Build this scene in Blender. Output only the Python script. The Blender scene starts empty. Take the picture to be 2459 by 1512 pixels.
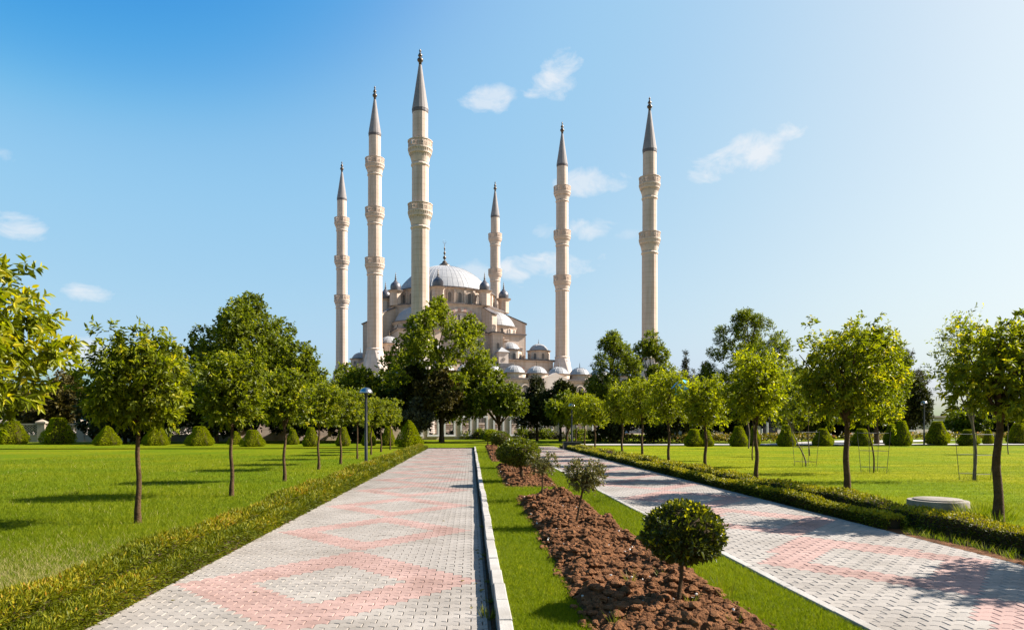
import bpy, math, random
import numpy as np
from mathutils import Vector, Matrix

R = math.radians
S = bpy.context.scene
COL = S.collection

# ------------------------------------------------------------------ camera
H = 1.65
YAW = R(3.42)
CA, SA = math.cos(YAW), math.sin(YAW)
FOC, CX, HY = 1640.0, 1229.5, 1021.0        # focal length, centre and horizon in a 2459 px wide picture
cam_d = bpy.data.cameras.new('camera')
cam = bpy.data.objects.new('camera', cam_d)
COL.objects.link(cam)
cam.location = (0, 0, H)
cam.rotation_euler = (R(90), 0, -YAW)
cam_d.sensor_width = 36
cam_d.lens = FOC / 2459 * 36
cam_d.shift_y = (HY - 756) / 2459
cam_d.clip_end = 6000
S.camera = cam

def W(xc, d, z=0.0):
    return Vector((xc * CA + d * SA, -xc * SA + d * CA, z))
def G(px, py, z=0.0):                       # ground point seen at a pixel
    d = (H - z) * FOC / (py - HY)
    return W((px - CX) * d / FOC, d, z)
def P(px, py, d):                           # point at distance d seen at a pixel
    return W((px - CX) * d / FOC, d, H + (HY - py) * d / FOC)
def depth(py, z=0.0):
    return (H - z) * FOC / (py - HY)
def pix(p):
    xc = p[0] * CA - p[1] * SA; d = p[0] * SA + p[1] * CA
    return CX + FOC * xc / d, HY - FOC * (p[2] - H) / d, d

# ------------------------------------------------------------------ sun and sky
SUN_EL = R(38.0)
SUN_CAM = R(11.0)                            # ahead of due right, from the camera
az = SUN_CAM - YAW                           # angle from world +X towards +Y
SUN_DIR = Vector((math.cos(az) * math.cos(SUN_EL), math.sin(az) * math.cos(SUN_EL), math.sin(SUN_EL)))
sun_d = bpy.data.lights.new('sun', 'SUN')
sun_d.energy = 4.8
sun_d.angle = R(0.5)
sun_d.color = (1.0, 0.945, 0.88)
sun = bpy.data.objects.new('sun', sun_d)
COL.objects.link(sun)
sun.rotation_euler = SUN_DIR.to_track_quat('Z', 'Y').to_euler()
sun.location = (30, 0, 60)

world = bpy.data.worlds.new('World')
S.world = world
world.use_nodes = True
wn, wl = world.node_tree.nodes, world.node_tree.links
wn.clear()
def wnode(t, **k):
    n = wn.new(t)
    for a, b in k.items():
        setattr(n, a, b)
    return n
w_out = wnode('ShaderNodeOutputWorld')
w_bg = wnode('ShaderNodeBackground')
w_bg.inputs['Strength'].default_value = 0.085
w_sky = wnode('ShaderNodeTexSky')
w_sky.sky_type = 'NISHITA'
w_sky.sun_disc = False
w_sky.sun_elevation = SUN_EL
w_sky.sun_rotation = R(90) - az
w_sky.altitude = 0
w_sky.air_density = 1.0
w_sky.dust_density = 3.0
w_sky.ozone_density = 2.2
# the camera's response to the bright summer sky, channel by channel
w_dn = wnode('ShaderNodeVectorMath', operation='SCALE'); w_dn.inputs['Scale'].default_value = 1 / 8
w_cv = wnode('ShaderNodeRGBCurve')
w_up = wnode('ShaderNodeVectorMath', operation='SCALE'); w_up.inputs['Scale'].default_value = 8
for ch, pts in enumerate(([(0, 0), (1.0, .16), (1.4, 1.02), (1.94, 1.42), (3.09, 2.15), (4.5, 2.75), (8, 3.4)],
                          [(0, 0), (1.5, .98), (1.75, 1.42), (2.1, 2.05), (2.78, 2.36), (4.0, 2.82), (5.4, 3.25), (8, 3.6)],
                          [(0, 0), (2.5, 2.4), (2.9, 2.82), (3.4, 3.1), (3.9, 3.16), (5.1, 3.28), (6.5, 3.5), (8, 3.7)])):
    cu = w_cv.mapping.curves[ch]
    cu.points[0].location = (0, 0); cu.points[1].location = (pts[-1][0] / 8, pts[-1][1] / 8)
    for q in pts[1:-1]: cu.points.new(q[0] / 8, q[1] / 8)
w_cv.mapping.update()
wl.new(w_sky.outputs[0], w_dn.inputs[0]); wl.new(w_dn.outputs[0], w_cv.inputs['Color']); wl.new(w_cv.outputs[0], w_up.inputs[0])
w_tc = wnode('ShaderNodeTexCoord')
def wmath(op, a, b=None, c=None, clamp=False):
    n = wnode('ShaderNodeMath', operation=op, use_clamp=clamp)
    for i, v in enumerate((a, b, c)):
        if v is None: continue
        if isinstance(v, (int, float)): n.inputs[i].default_value = v
        else: wl.new(v, n.inputs[i])
    return n.outputs[0]
def wdot(v):
    n = wnode('ShaderNodeVectorMath', operation='DOT_PRODUCT')
    wl.new(w_tc.outputs['Generated'], n.inputs[0])
    n.inputs[1].default_value = v
    return n.outputs['Value']
w_noise = wnode('ShaderNodeTexNoise')
w_noise.inputs['Scale'].default_value = 19.0
w_noise.inputs['Detail'].default_value = 7.0
w_noise.inputs['Roughness'].default_value = 0.62
w_noise.inputs['Distortion'].default_value = 0.5
w_map = wnode('ShaderNodeMapping')
w_map.inputs['Scale'].default_value = (1, 1, 1.7)
wl.new(w_tc.outputs['Generated'], w_map.inputs['Vector'])
wl.new(w_map.outputs[0], w_noise.inputs['Vector'])
nz = wmath('SUBTRACT', w_noise.outputs['Fac'], 0.5)
# small fair-weather clouds: (px, py, half width, half height, tilt, strength)
CLOUDS = [(1330, 186, 75, 45, .5, 1.0), (1180, 238, 62, 36, 0, .8), (1790, 366, 120, 46, .25, 1.0),
          (1425, 440, 82, 34, 0, .8), (1408, 548, 64, 27, 0, .75), (1306, 556, 34, 20, 0, .5),
          (1296, 642, 125, 38, .1, 1.0), (1140, 650, 45, 30, 0, .6), (36, 546, 66, 34, 0, .9),
          (205, 706, 62, 22, 0, .9), (185, 862, 120, 50, .2, .9), (12, 375, 34, 20, 0, .5), (1510, 566, 34, 14, 0, .3)]
acc = None
for (px, py, hw, hh, tilt, st) in CLOUDS:
    c = (P(px, py, 100) - Vector((0, 0, H))).normalized()
    e1 = c.cross(Vector((0, 0, 1))).normalized()
    e2 = e1.cross(c).normalized()
    e1, e2 = (e1 * math.cos(tilt) + e2 * math.sin(tilt)), (e2 * math.cos(tilt) - e1 * math.sin(tilt))
    k = (P(px, py, 100) - Vector((0, 0, H))).length / 100
    a = wdot(e1 * (FOC / hw * k)); b = wdot(e2 * (FOC / hh * k)); f = wdot(c)
    r2 = wmath('ADD', wmath('MULTIPLY', a, a), wmath('MULTIPLY', b, b))
    m = wmath('SUBTRACT', 0.8, wmath('MULTIPLY', r2, 0.85))
    m = wmath('MULTIPLY', wmath('ADD', m, wmath('MULTIPLY', nz, 4.0)), 1.0, clamp=True)
    m = wmath('MULTIPLY', wmath('MULTIPLY', m, wmath('GREATER_THAN', f, 0.2)), st)
    acc = m if acc is None else wmath('MAXIMUM', acc, m)
w_mix = wnode('ShaderNodeMix', data_type='RGBA')
wl.new(wmath('MULTIPLY', acc, 0.74), w_mix.inputs['Factor'])
wl.new(w_up.outputs[0], w_mix.inputs[6])
w_mix.inputs[7].default_value = (3.3, 3.35, 3.45, 1)
wl.new(w_mix.outputs[2], w_bg.inputs['Color'])
wl.new(w_bg.outputs[0], w_out.inputs['Surface'])

S.view_settings.view_transform = 'Standard'
S.view_settings.look = 'None'
S.view_settings.gamma = 1
S.view_settings.use_curve_mapping = False
S.view_settings.exposure = 1.7
S.cycles.max_bounces = 6
S.cycles.transparent_max_bounces = 6
S.cycles.caustics_reflective = False
S.cycles.caustics_refractive = False

# ------------------------------------------------------------------ materials
def new_mat(name):
    m = bpy.data.materials.new(name)
    m.use_nodes = True
    n = m.node_tree.nodes
    n.clear()
    return m, n, m.node_tree.links
def ramp(n, stops):
    r = n.new('ShaderNodeValToRGB')
    el = r.color_ramp.elements
    while len(el) > 1: el.remove(el[-1])
    el[0].position = stops[0][0]; el[0].color = (*stops[0][1], 1)
    for p, c in stops[1:]:
        e = el.new(p); e.color = (*c, 1)
    return r
def mat(name, c1, c2=None, scale=3.0, rough=0.8, spec=0.3, bump=0.0, bscale=None, metal=0.0, detail=6, rnd=0.0, courses=0.0, course_dark=.82, coord='Object', stain=0.0):
    m, n, l = new_mat(name)
    out = n.new('ShaderNodeOutputMaterial'); b = n.new('ShaderNodeBsdfPrincipled')
    l.new(b.outputs[0], out.inputs[0])
    b.inputs['Roughness'].default_value = rough
    b.inputs['Specular IOR Level'].default_value = spec
    b.inputs['Metallic'].default_value = metal
    tc = n.new('ShaderNodeTexCoord'); geo = n.new('ShaderNodeNewGeometry')
    vec = geo.outputs['Position'] if coord == 'World' else tc.outputs['Object']
    nt = n.new('ShaderNodeTexNoise'); nt.inputs['Scale'].default_value = scale; nt.inputs['Detail'].default_value = detail
    nt.inputs['Roughness'].default_value = .62
    l.new(vec, nt.inputs['Vector'])
    rp = ramp(n, [(.28, c1), (.72, c2 or c1)])
    l.new(nt.outputs['Fac'], rp.inputs[0])
    col = rp.outputs[0]
    if stain:
        ns = n.new('ShaderNodeTexNoise'); ns.inputs['Scale'].default_value = .8; ns.inputs['Detail'].default_value = 7; ns.inputs['Roughness'].default_value = .68
        l.new(vec, ns.inputs['Vector'])
        rs = ramp(n, [(.34, (1 - stain, 1 - stain * 1.08, 1 - stain * 1.2)), (.56, (1, 1, 1))]); l.new(ns.outputs['Fac'], rs.inputs[0])
        mxs = n.new('ShaderNodeMix'); mxs.data_type = 'RGBA'; mxs.blend_type = 'MULTIPLY'; mxs.inputs['Factor'].default_value = 1
        l.new(col, mxs.inputs[6]); l.new(rs.outputs[0], mxs.inputs[7]); col = mxs.outputs[2]
    if rnd:
        oi = n.new('ShaderNodeObjectInfo'); hs = n.new('ShaderNodeHueSaturation')
        mr = n.new('ShaderNodeMapRange'); mr.inputs[3].default_value = 1 - rnd; mr.inputs[4].default_value = 1 + rnd
        l.new(oi.outputs['Random'], mr.inputs[0]); l.new(mr.outputs[0], hs.inputs['Value']); l.new(col, hs.inputs['Color'])
        col = hs.outputs[0]
    if courses:
        sp = n.new('ShaderNodeSeparateXYZ'); l.new(vec, sp.inputs[0])
        md = n.new('ShaderNodeMath'); md.operation = 'FRACT'
        dv = n.new('ShaderNodeMath'); dv.operation = 'DIVIDE'; dv.inputs[1].default_value = courses
        l.new(sp.outputs['Z'], dv.inputs[0]); l.new(dv.outputs[0], md.inputs[0])
        lt = n.new('ShaderNodeMath'); lt.operation = 'LESS_THAN'; lt.inputs[1].default_value = .07
        l.new(md.outputs[0], lt.inputs[0])
        mx = n.new('ShaderNodeMix'); mx.data_type = 'RGBA'; mx.blend_type = 'MULTIPLY'
        l.new(lt.outputs[0], mx.inputs['Factor']); l.new(col, mx.inputs[6]); mx.inputs[7].default_value = (course_dark, course_dark * .96, course_dark * .92, 1)
        # weather streaks running down the stone
        st = n.new('ShaderNodeTexNoise'); st.inputs['Scale'].default_value = 1.0; st.inputs['Detail'].default_value = 5
        mp = n.new('ShaderNodeMapping'); mp.inputs['Scale'].default_value = (1.1, 1.1, .07)
        l.new(vec, mp.inputs[0]); l.new(mp.outputs[0], st.inputs['Vector'])
        r2 = ramp(n, [(.35, (.80, .74, .68)), (.58, (1, 1, 1))]); l.new(st.outputs['Fac'], r2.inputs[0])
        m2 = n.new('ShaderNodeMix'); m2.data_type = 'RGBA'; m2.blend_type = 'MULTIPLY'; m2.inputs['Factor'].default_value = .75
        l.new(mx.outputs[2], m2.inputs[6]); l.new(r2.outputs[0], m2.inputs[7])
        col = m2.outputs[2]
    l.new(col, b.inputs['Base Color'])
    if bump:
        n2 = n.new('ShaderNodeTexNoise'); n2.inputs['Scale'].default_value = bscale or scale * 6; n2.inputs['Detail'].default_value = 6
        l.new(vec, n2.inputs['Vector'])
        bp = n.new('ShaderNodeBump'); bp.inputs['Strength'].default_value = bump; bp.inputs['Distance'].default_value = .02
        l.new(n2.outputs['Fac'], bp.inputs['Height']); l.new(bp.outputs[0], b.inputs['Normal'])
    return m
def leaf_mat(name, stops, trans=.35, rough=.42, spec=.45, tcol=(1.25, 1.3, .55)):
    """leaf colour picked per leaf from the face attribute 'tint'; light also passes through the blade"""
    m, n, l = new_mat(name)
    out = n.new('ShaderNodeOutputMaterial'); b = n.new('ShaderNodeBsdfPrincipled'); t = n.new('ShaderNodeBsdfTranslucent')
    at = n.new('ShaderNodeAttribute'); at.attribute_name = 'tint'
    rp = ramp(n, stops); l.new(at.outputs['Fac'], rp.inputs[0])
    l.new(rp.outputs[0], b.inputs['Base Color'])
    b.inputs['Roughness'].default_value = rough; b.inputs['Specular IOR Level'].default_value = spec
    mx = n.new('ShaderNodeMix'); mx.data_type = 'RGBA'; mx.blend_type = 'MULTIPLY'; mx.inputs['Factor'].default_value = 1
    l.new(rp.outputs[0], mx.inputs[6]); mx.inputs[7].default_value = (*tcol, 1)
    l.new(mx.outputs[2], t.inputs['Color'])
    ms = n.new('ShaderNodeMixShader'); ms.inputs[0].default_value = trans
    l.new(b.outputs[0], ms.inputs[1]); l.new(t.outputs[0], ms.inputs[2]); l.new(ms.outputs[0], out.inputs[0])
    return m

M = {}
M['stone'] = mat('limestone', (.45, .35, .27), (.54, .435, .35), .35, .85, .25, courses=1.15)
M['stone_trim'] = mat('limestone_trim', (.45, .355, .28), (.53, .43, .35), 1.2, .8, .25)
M['stone_pale'] = mat('pale_stone', (.46, .385, .33), (.54, .46, .40), .5, .8, .25, courses=1.3, course_dark=.9)
M['stone_red'] = mat('red_stone', (.40, .235, .18), (.46, .285, .225), 1.5, .8, .25)
M['lead'] = mat('lead_sheet', (0.2376, 0.2306, 0.2244), (0.3168, 0.3080, 0.2992), .45, .5, .4, metal=.0)
M['lead_seam'] = mat('lead_seam', (.25, .243, .235), (.31, .30, .29), 1, .55, .4, metal=.0)
M['lead_dark'] = mat('dark_lead', (.07, .065, .068), (.14, .13, .135), .8, .38, .5, metal=.4)
M['spire'] = mat('spire_lead', (.175, .155, .145), (.235, .21, .195), .5, .72, .2)
M['bronze'] = mat('bronze', (.06, .045, .03), (.11, .08, .055), 2, .38, .5, metal=.6)
M['lattice'] = mat('window_lattice', (.15, .128, .11), (.23, .20, .17), 1.5, .7, .3, courses=.32, course_dark=.55)
M['dark_glass'] = mat('dark_glass', (.02, .02, .025), (.035, .035, .04), 1, .12, .5)
M['roof_edge'] = mat('roof_edge', (.07, .06, .058), (.12, .10, .095), 1, .6, .3)
M['iron'] = mat('black_iron', (.016, .014, .013), (.03, .026, .023), 4, .45, .45)
M['fence_stone'] = mat('shade_toned_fence_stone', (.27, .215, .155), (.35, .29, .215), .8, .85, .15)  # white fence's stone made darker and browner, its shade put into the colour
M['white_paint'] = mat('white_frame', (.44, .42, .40), (.54, .52, .50), 2, .65, .3)
M['white_wall'] = mat('white_wall', (0.3800, 0.3230, 0.2552), (0.4600, 0.3990, 0.3256), .6, .8, .25)
M['paver_grey'] = mat('grey_paver', (0.2139, 0.1886, 0.1606), (0.2750, 0.2447, 0.2115), 1.3, .88, .2, bump=.25, bscale=160, rnd=.10, coord='World', stain=.20)
M['paver_pink'] = mat('pink_paver', (0.2565, 0.1625, 0.1352), (0.3056, 0.2024, 0.1708), 1.6, .88, .2, bump=.25, bscale=160, rnd=.10, coord='World', stain=.20)
M['bedding'] = mat('joint_sand', (.10, .08, .06), (.17, .14, .11), 9, .95, .1, coord='World')
M['kerb'] = mat('kerb_concrete', (0.2554, 0.2337, 0.2061), (0.3298, 0.3053, 0.2731), 2.2, .85, .2, bump=.3, bscale=60, rnd=.10, coord='World', stain=.3)
M['concrete'] = mat('old_concrete', (.13, .11, .085), (.26, .23, .19), 4, .9, .2, bump=.5, bscale=30)
M['soil'] = mat('red_brown_soil', (0.0557, 0.0232, 0.0095), (0.1670, 0.0725, 0.0294), 7, .95, .1, bump=.9, bscale=55, coord='World')
M['clod'] = mat('soil_clod', (0.0607, 0.0251, 0.0104), (0.1923, 0.0850, 0.0342), 14, .95, .1, bump=.9, bscale=80, coord='World')
M['pebble'] = mat('pebble', (.40, .36, .30), (.58, .54, .48), 20, .6, .3)
M['bark'] = mat('bark', (.034, .020, .010), (.105, .064, .032), 9, .95, .1, bump=1.0, bscale=40)
M['bark_pale'] = mat('pale_bark', (.10, .072, .05), (.19, .145, .10), 9, .95, .1, bump=.8, bscale=40)
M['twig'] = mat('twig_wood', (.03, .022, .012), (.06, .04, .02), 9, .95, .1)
M['black_steel'] = mat('black_steel', (.012, .012, .013), (.024, .023, .024), 6, .38, .5)
M['path'] = mat('pale_path', (.32, .29, .25), (.40, .37, .33), .8, .9, .2, coord='World')
M['skin'] = mat('skin', (.36, .20, .13), (.40, .23, .15), 3, .6, .3)
M['black_cloth'] = mat('black_cloth', (.012, .012, .014), (.022, .021, .024), 4, .9, .1)
M['red_cloth'] = mat('red_cloth', (.26, .02, .025), (.32, .03, .035), 4, .9, .1)
M['white_plastic'] = mat('white_plastic', (.62, .70, .78), (.72, .78, .84), 4, .5, .4)
M['blue_plastic'] = mat('blue_plastic', (.02, .30, .62), (.03, .40, .72), 4, .35, .5)
def chrome():
    m, n, l = new_mat('polished_steel')
    out = n.new('ShaderNodeOutputMaterial'); b = n.new('ShaderNodeBsdfPrincipled'); l.new(b.outputs[0], out.inputs[0])
    b.inputs['Base Color'].default_value = (.40, .36, .32, 1); b.inputs['Metallic'].default_value = 1; b.inputs['Roughness'].default_value = .24
    return m
M['chrome'] = chrome()
M['milk_glass'] = mat('milk_glass', (.75, .74, .70), (.8, .79, .76), 2, .3, .5)

M['leaf_orange'] = leaf_mat('orange_tree_leaf', [(0, (0.0408, 0.0509, 0.0030)), (.45, (0.1140, 0.1357, 0.0040)), (.8, (0.2460, 0.2544, 0.0070)), (1, (0.4080, 0.3392, 0.0120))], .48, .45, .22, (1.25, 1.3, .4))
M['leaf_plane'] = leaf_mat('plane_tree_leaf', [(0, (0.0414, 0.0534, 0.0034)), (.55, (0.1104, 0.1341, 0.0057)), (1, (0.2622, 0.2670, 0.0115))], .42, .5, .18, (1.25, 1.3, .4))
M['leaf_dark'] = leaf_mat('evergreen_leaf', [(0, (0.0125, 0.0150, 0.0037)), (.6, (0.0275, 0.0325, 0.0050)), (1, (0.0688, 0.0725, 0.0075))], .15, .55, .15, (1.2, 1.2, .5))
M['leaf_olive'] = leaf_mat('olive_brown_leaf', [(0, (0.0286, 0.0234, 0.0052)), (.6, (0.0650, 0.0520, 0.0091)), (1, (0.1430, 0.1105, 0.0182))], .2, .55, .15, (1.2, 1.1, .5))
M['leaf_grey'] = leaf_mat('grey_green_needle', [(0, (.040, .040, .022)), (.6, (.068, .068, .034)), (1, (.115, .11, .05))], .2, .6, .12, (1.2, 1.1, .6))
M['leaf_bright'] = leaf_mat('fresh_leaf', [(0, (0.0660, 0.0778, 0.0030)), (.5, (0.1740, 0.1944, 0.0050)), (1, (0.3720, 0.3456, 0.0100))], .52, .45, .18, (1.25, 1.3, .4))
M['leaf_thuja'] = leaf_mat('thuja_scale', [(0, (0.1040, 0.1235, 0.0026)), (.6, (0.2340, 0.2600, 0.0039)), (1, (0.3900, 0.3900, 0.0078))], .3, .65, .06, (1.25, 1.25, .3))
M['leaf_box'] = leaf_mat('privet_leaf', [(0, (0.0273, 0.0330, 0.0050)), (.6, (0.0609, 0.0720, 0.0070)), (.86, (0.1208, 0.1300, 0.0100)), (1, (0.4620, 0.4200, 0.0150))], .32, .36, .35, (1.25, 1.25, .4))
M['leaf_bush'] = leaf_mat('garden_bush_leaf', [(0, (.045, .055, .004)), (.6, (.11, .128, .007)), (1, (.27, .275, .012))], .32, .4, .3, (1.25, 1.25, .4))
M['leaf_dry'] = leaf_mat('dry_privet_leaf', [(0, (.055, .048, .014)), (.6, (.105, .098, .024)), (1, (.18, .155, .045))], .28, .45, .22, (1.2, 1.15, .6))
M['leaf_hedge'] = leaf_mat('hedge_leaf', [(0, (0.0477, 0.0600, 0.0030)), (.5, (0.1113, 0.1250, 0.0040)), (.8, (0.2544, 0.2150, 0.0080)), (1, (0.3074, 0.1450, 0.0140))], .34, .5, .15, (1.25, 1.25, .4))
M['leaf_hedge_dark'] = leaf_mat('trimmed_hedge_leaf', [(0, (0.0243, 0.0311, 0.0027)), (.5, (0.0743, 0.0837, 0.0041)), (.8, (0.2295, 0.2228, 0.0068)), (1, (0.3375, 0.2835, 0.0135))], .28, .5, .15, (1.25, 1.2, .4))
M['leaf_flower'] = leaf_mat('rose_leaf', [(0, (.05, .055, .006)), (.5, (.12, .11, .008)), (.85, (.31, .24, .015)), (1, (.42, .18, .12))], .3, .5, .2, (1.2, 1.1, .6))
M['blade'] = leaf_mat('grass_blade', [(0, (0.0542, 0.0812, 0.0020)), (.5, (0.1133, 0.1490, 0.0030)), (.9, (0.2070, 0.2211, 0.0060)), (1, (0.4140, 0.3249, 0.1600))], .42, .6, .10, (1.1, 1.15, .4))
M['weed'] = leaf_mat('weed_blade', [(0, (.08, .10, .004)), (.7, (.15, .16, .006)), (1, (.27, .23, .02))], .4, .5, .2, (1.1, 1.1, .5))
def grass_mat(name, stops, scale, dry=None, stripes=None):
    m, n, l = new_mat(name)
    out = n.new('ShaderNodeOutputMaterial'); b = n.new('ShaderNodeBsdfPrincipled'); l.new(b.outputs[0], out.inputs[0])
    b.inputs['Roughness'].default_value = .95; b.inputs['Specular IOR Level'].default_value = .03
    geo = n.new('ShaderNodeNewGeometry')
    nt = n.new('ShaderNodeTexNoise'); nt.inputs['Scale'].default_value = scale; nt.inputs['Detail'].default_value = 9; nt.inputs['Roughness'].default_value = .7
    l.new(geo.outputs['Position'], nt.inputs['Vector'])
    rp = ramp(n, stops); l.new(nt.outputs['Fac'], rp.inputs[0]); col = rp.outputs[0]
    nb = n.new('ShaderNodeTexNoise'); nb.inputs['Scale'].default_value = .22; nb.inputs['Detail'].default_value = 4
    l.new(geo.outputs['Position'], nb.inputs['Vector'])
    r2 = ramp(n, [(.36, (.70, .86, .75)), (.64, (1.30, 1.08, 1.0))]); l.new(nb.outputs['Fac'], r2.inputs[0])
    mx = n.new('ShaderNodeMix'); mx.data_type = 'RGBA'; mx.blend_type = 'MULTIPLY'; mx.inputs['Factor'].default_value = .8
    l.new(col, mx.inputs[6]); l.new(r2.outputs[0], mx.inputs[7]); col = mx.outputs[2]
    if stripes:
        mp = n.new('ShaderNodeMapping'); mp.inputs['Scale'].default_value = (.06, .95, 1); mp.inputs['Rotation'].default_value = (0, 0, R(stripes))
        l.new(geo.outputs['Position'], mp.inputs[0])
        n3 = n.new('ShaderNodeTexNoise'); n3.inputs['Scale'].default_value = 1.3; n3.inputs['Detail'].default_value = 3; l.new(mp.outputs[0], n3.inputs['Vector'])
        r3 = ramp(n, [(.40, (.80, .85, .75)), (.60, (1.22, 1.14, 1.3))]); l.new(n3.outputs['Fac'], r3.inputs[0])
        m3 = n.new('ShaderNodeMix'); m3.data_type = 'RGBA'; m3.blend_type = 'MULTIPLY'; m3.inputs['Factor'].default_value = .9
        l.new(col, m3.inputs[6]); l.new(r3.outputs[0], m3.inputs[7]); col = m3.outputs[2]
    l.new(col, b.inputs['Base Color'])
    n4 = n.new('ShaderNodeTexNoise'); n4.inputs['Scale'].default_value = 45; n4.inputs['Detail'].default_value = 4
    l.new(geo.outputs['Position'], n4.inputs['Vector'])
    bp = n.new('ShaderNodeBump'); bp.inputs['Strength'].default_value = .8; bp.inputs['Distance'].default_value = .03
    l.new(n4.outputs['Fac'], bp.inputs['Height']); l.new(bp.outputs[0], b.inputs['Normal'])
    return m
M['lawn'] = grass_mat('lawn_turf', [(.30, (0.0473, 0.0710, 0.0010)), (.5, (0.0899, 0.1168, 0.0020)), (.66, (0.1419, 0.1557, 0.0040)), (.78, (0.2081, 0.1860, 0.0200))], 5)
M['lawn_right'] = grass_mat('mown_turf', [(.30, (0.0897, 0.1159, 0.0009)), (.55, (0.1367, 0.1615, 0.0028)), (.74, (0.2008, 0.2153, 0.0110))], 4, stripes=-9)
M['ground'] = mat('dry_paved_ground', (.24, .19, .14), (.34, .27, .20), .08, .95, .1, coord='World')

# ------------------------------------------------------------------ object helpers
def link(name, me, parent=None, loc=None):
    o = bpy.data.objects.new(name, me)
    COL.objects.link(o)
    if parent is not None: o.parent = parent
    if loc is not None: o.location = loc
    return o
def thing(name, label, cat, loc=(0, 0, 0), rz=0.0, group=None):
    o = bpy.data.objects.new(name, None)
    o.empty_display_size = .2
    COL.objects.link(o)
    o.location = loc; o.rotation_euler = (0, 0, rz)
    return tag(o, label, cat, group)
def tag(o, label, cat, group=None):
    o['label'] = label; o['category'] = cat
    if group: o['group'] = group
    return o
def struct(o): o['kind'] = 'structure'; return o
def stuff(o): o['kind'] = 'stuff'; return o
def copy_tree(o, parent=None, loc=None, rz=None, label=None):
    c = o.copy(); COL.objects.link(c)
    if parent is not None: c.parent = parent
    if loc is not None: c.location = loc
    if rz is not None: c.rotation_euler = (0, 0, rz)
    if label: c['label'] = label
    for ch in list(o.children): copy_tree(ch, c)
    return c

def mesh_np(name, V, faces, mats, midx=None, tint=None, smooth=False):
    """V (n,3); faces: list of int arrays (m,k), all corners kept in order"""
    me = bpy.data.meshes.new(name)
    V = np.asarray(V, dtype=np.float32)
    me.vertices.add(len(V)); me.vertices.foreach_set('co', V.ravel())
    faces = [np.asarray(f, dtype=np.int32) for f in faces if len(f)]
    loops = np.concatenate([f.ravel() for f in faces])
    tot = np.concatenate([np.full(len(f), f.shape[1], dtype=np.int32) for f in faces])
    start = np.concatenate([[0], np.cumsum(tot)[:-1]]).astype(np.int32)
    me.loops.add(len(loops)); me.loops.foreach_set('vertex_index', loops)
    me.polygons.add(len(tot)); me.polygons.foreach_set('loop_start', start)
    if midx is not None: me.polygons.foreach_set('material_index', np.asarray(midx, dtype=np.int32))
    if smooth: me.polygons.foreach_set('use_smooth', np.ones(len(tot), dtype=bool))
    else: me.polygons.foreach_set('use_smooth', np.zeros(len(tot), dtype=bool))
    for m in (mats if isinstance(mats, (list, tuple)) else [mats]): me.materials.append(m)
    if tint is not None:
        a = me.attributes.new('tint', 'FLOAT', 'FACE'); a.data.foreach_set('value', np.asarray(tint, dtype=np.float32))
    me.update(calc_edges=True)
    return me

class MB:
    """collects simple solids into one mesh"""
    def __init__(s): s.v = []; s.f = []; s.m = []
    def add(s, vs, fs, mi=0):
        k = len(s.v); s.v += [tuple(v) for v in vs]
        s.f += [tuple(i + k for i in f) for f in fs]; s.m += [mi] * len(fs); return s
    def box(s, x0, x1, y0, y1, z0, z1, mi=0):
        return s.add([(x0, y0, z0), (x1, y0, z0), (x1, y1, z0), (x0, y1, z0), (x0, y0, z1), (x1, y0, z1), (x1, y1, z1), (x0, y1, z1)],
                     [(0, 3, 2, 1), (4, 5, 6, 7), (0, 1, 5, 4), (1, 2, 6, 5), (2, 3, 7, 6), (3, 0, 4, 7)], mi)
    def prism(s, pts, z0, z1, mi=0):          # vertical prism over a CCW outline
        n = len(pts)
        return s.add([(x, y, z0) for x, y in pts] + [(x, y, z1) for x, y in pts],
                     [tuple(range(n - 1, -1, -1)), tuple(range(n, 2 * n))] + [(i, (i + 1) % n, n + (i + 1) % n, n + i) for i in range(n)], mi)
    def lathe(s, prof, n=24, cx=0, cy=0, a0=0.0, a1=2 * math.pi, mi=0, phase=0.0, cap=True):
        full = abs(a1 - a0 - 2 * math.pi) < 1e-6
        m = n if full else n + 1
        k = len(s.v); vs = []
        for r, z in prof:
            for i in range(m):
                a = phase + a0 + (a1 - a0) * i / n
                vs.append((cx + r * math.cos(a), cy + r * math.sin(a), z))
        fs = []
        for j in range(len(prof) - 1):
            for i in range(n):
                i2 = (i + 1) % m
                fs.append((j * m + i, j * m + i2, (j + 1) * m + i2, (j + 1) * m + i))
        if cap and full:
            fs.append(tuple(range(m - 1, -1, -1))); fs.append(tuple((len(prof) - 1) * m + i for i in range(m)))
        return s.add(vs, fs, mi)
    def tube(s, pts, rad, n=8, mi=0):
        pts = [Vector(p) for p in pts]; k = len(pts)
        if not isinstance(rad, (list, tuple)): rad = [rad] * k
        vs = []; up = None
        for i, p in enumerate(pts):
            t = (pts[min(i + 1, k - 1)] - pts[max(i - 1, 0)]).normalized()
            if up is None: up = t.orthogonal().normalized()
            up = (up - t * up.dot(t)).normalized(); sd = t.cross(up)
            for q in range(n):
                a = 2 * math.pi * q / n
                vs.append(p + (up * math.cos(a) + sd * math.sin(a)) * rad[i])
        fs = [(i * n + q, i * n + (q + 1) % n, (i + 1) * n + (q + 1) % n, (i + 1) * n + q) for i in range(k - 1) for q in range(n)]
        fs += [tuple(range(n - 1, -1, -1)), tuple((k - 1) * n + q for q in range(n))]
        return s.add(vs, fs, mi)
    def mesh(s, name, mats, smooth=False):
        me = bpy.data.meshes.new(name)
        me.from_pydata(s.v, [], s.f)
        for m in (mats if isinstance(mats, (list, tuple)) else [mats]): me.materials.append(m)
        me.polygons.foreach_set('material_index', s.m)
        me.polygons.foreach_set('use_smooth', [smooth] * len(s.f))
        me.update()
        return me
    def build(s, name, mats, parent=None, smooth=False, loc=None):
        return link(name, s.mesh(name, mats, smooth), parent, loc)

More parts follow.
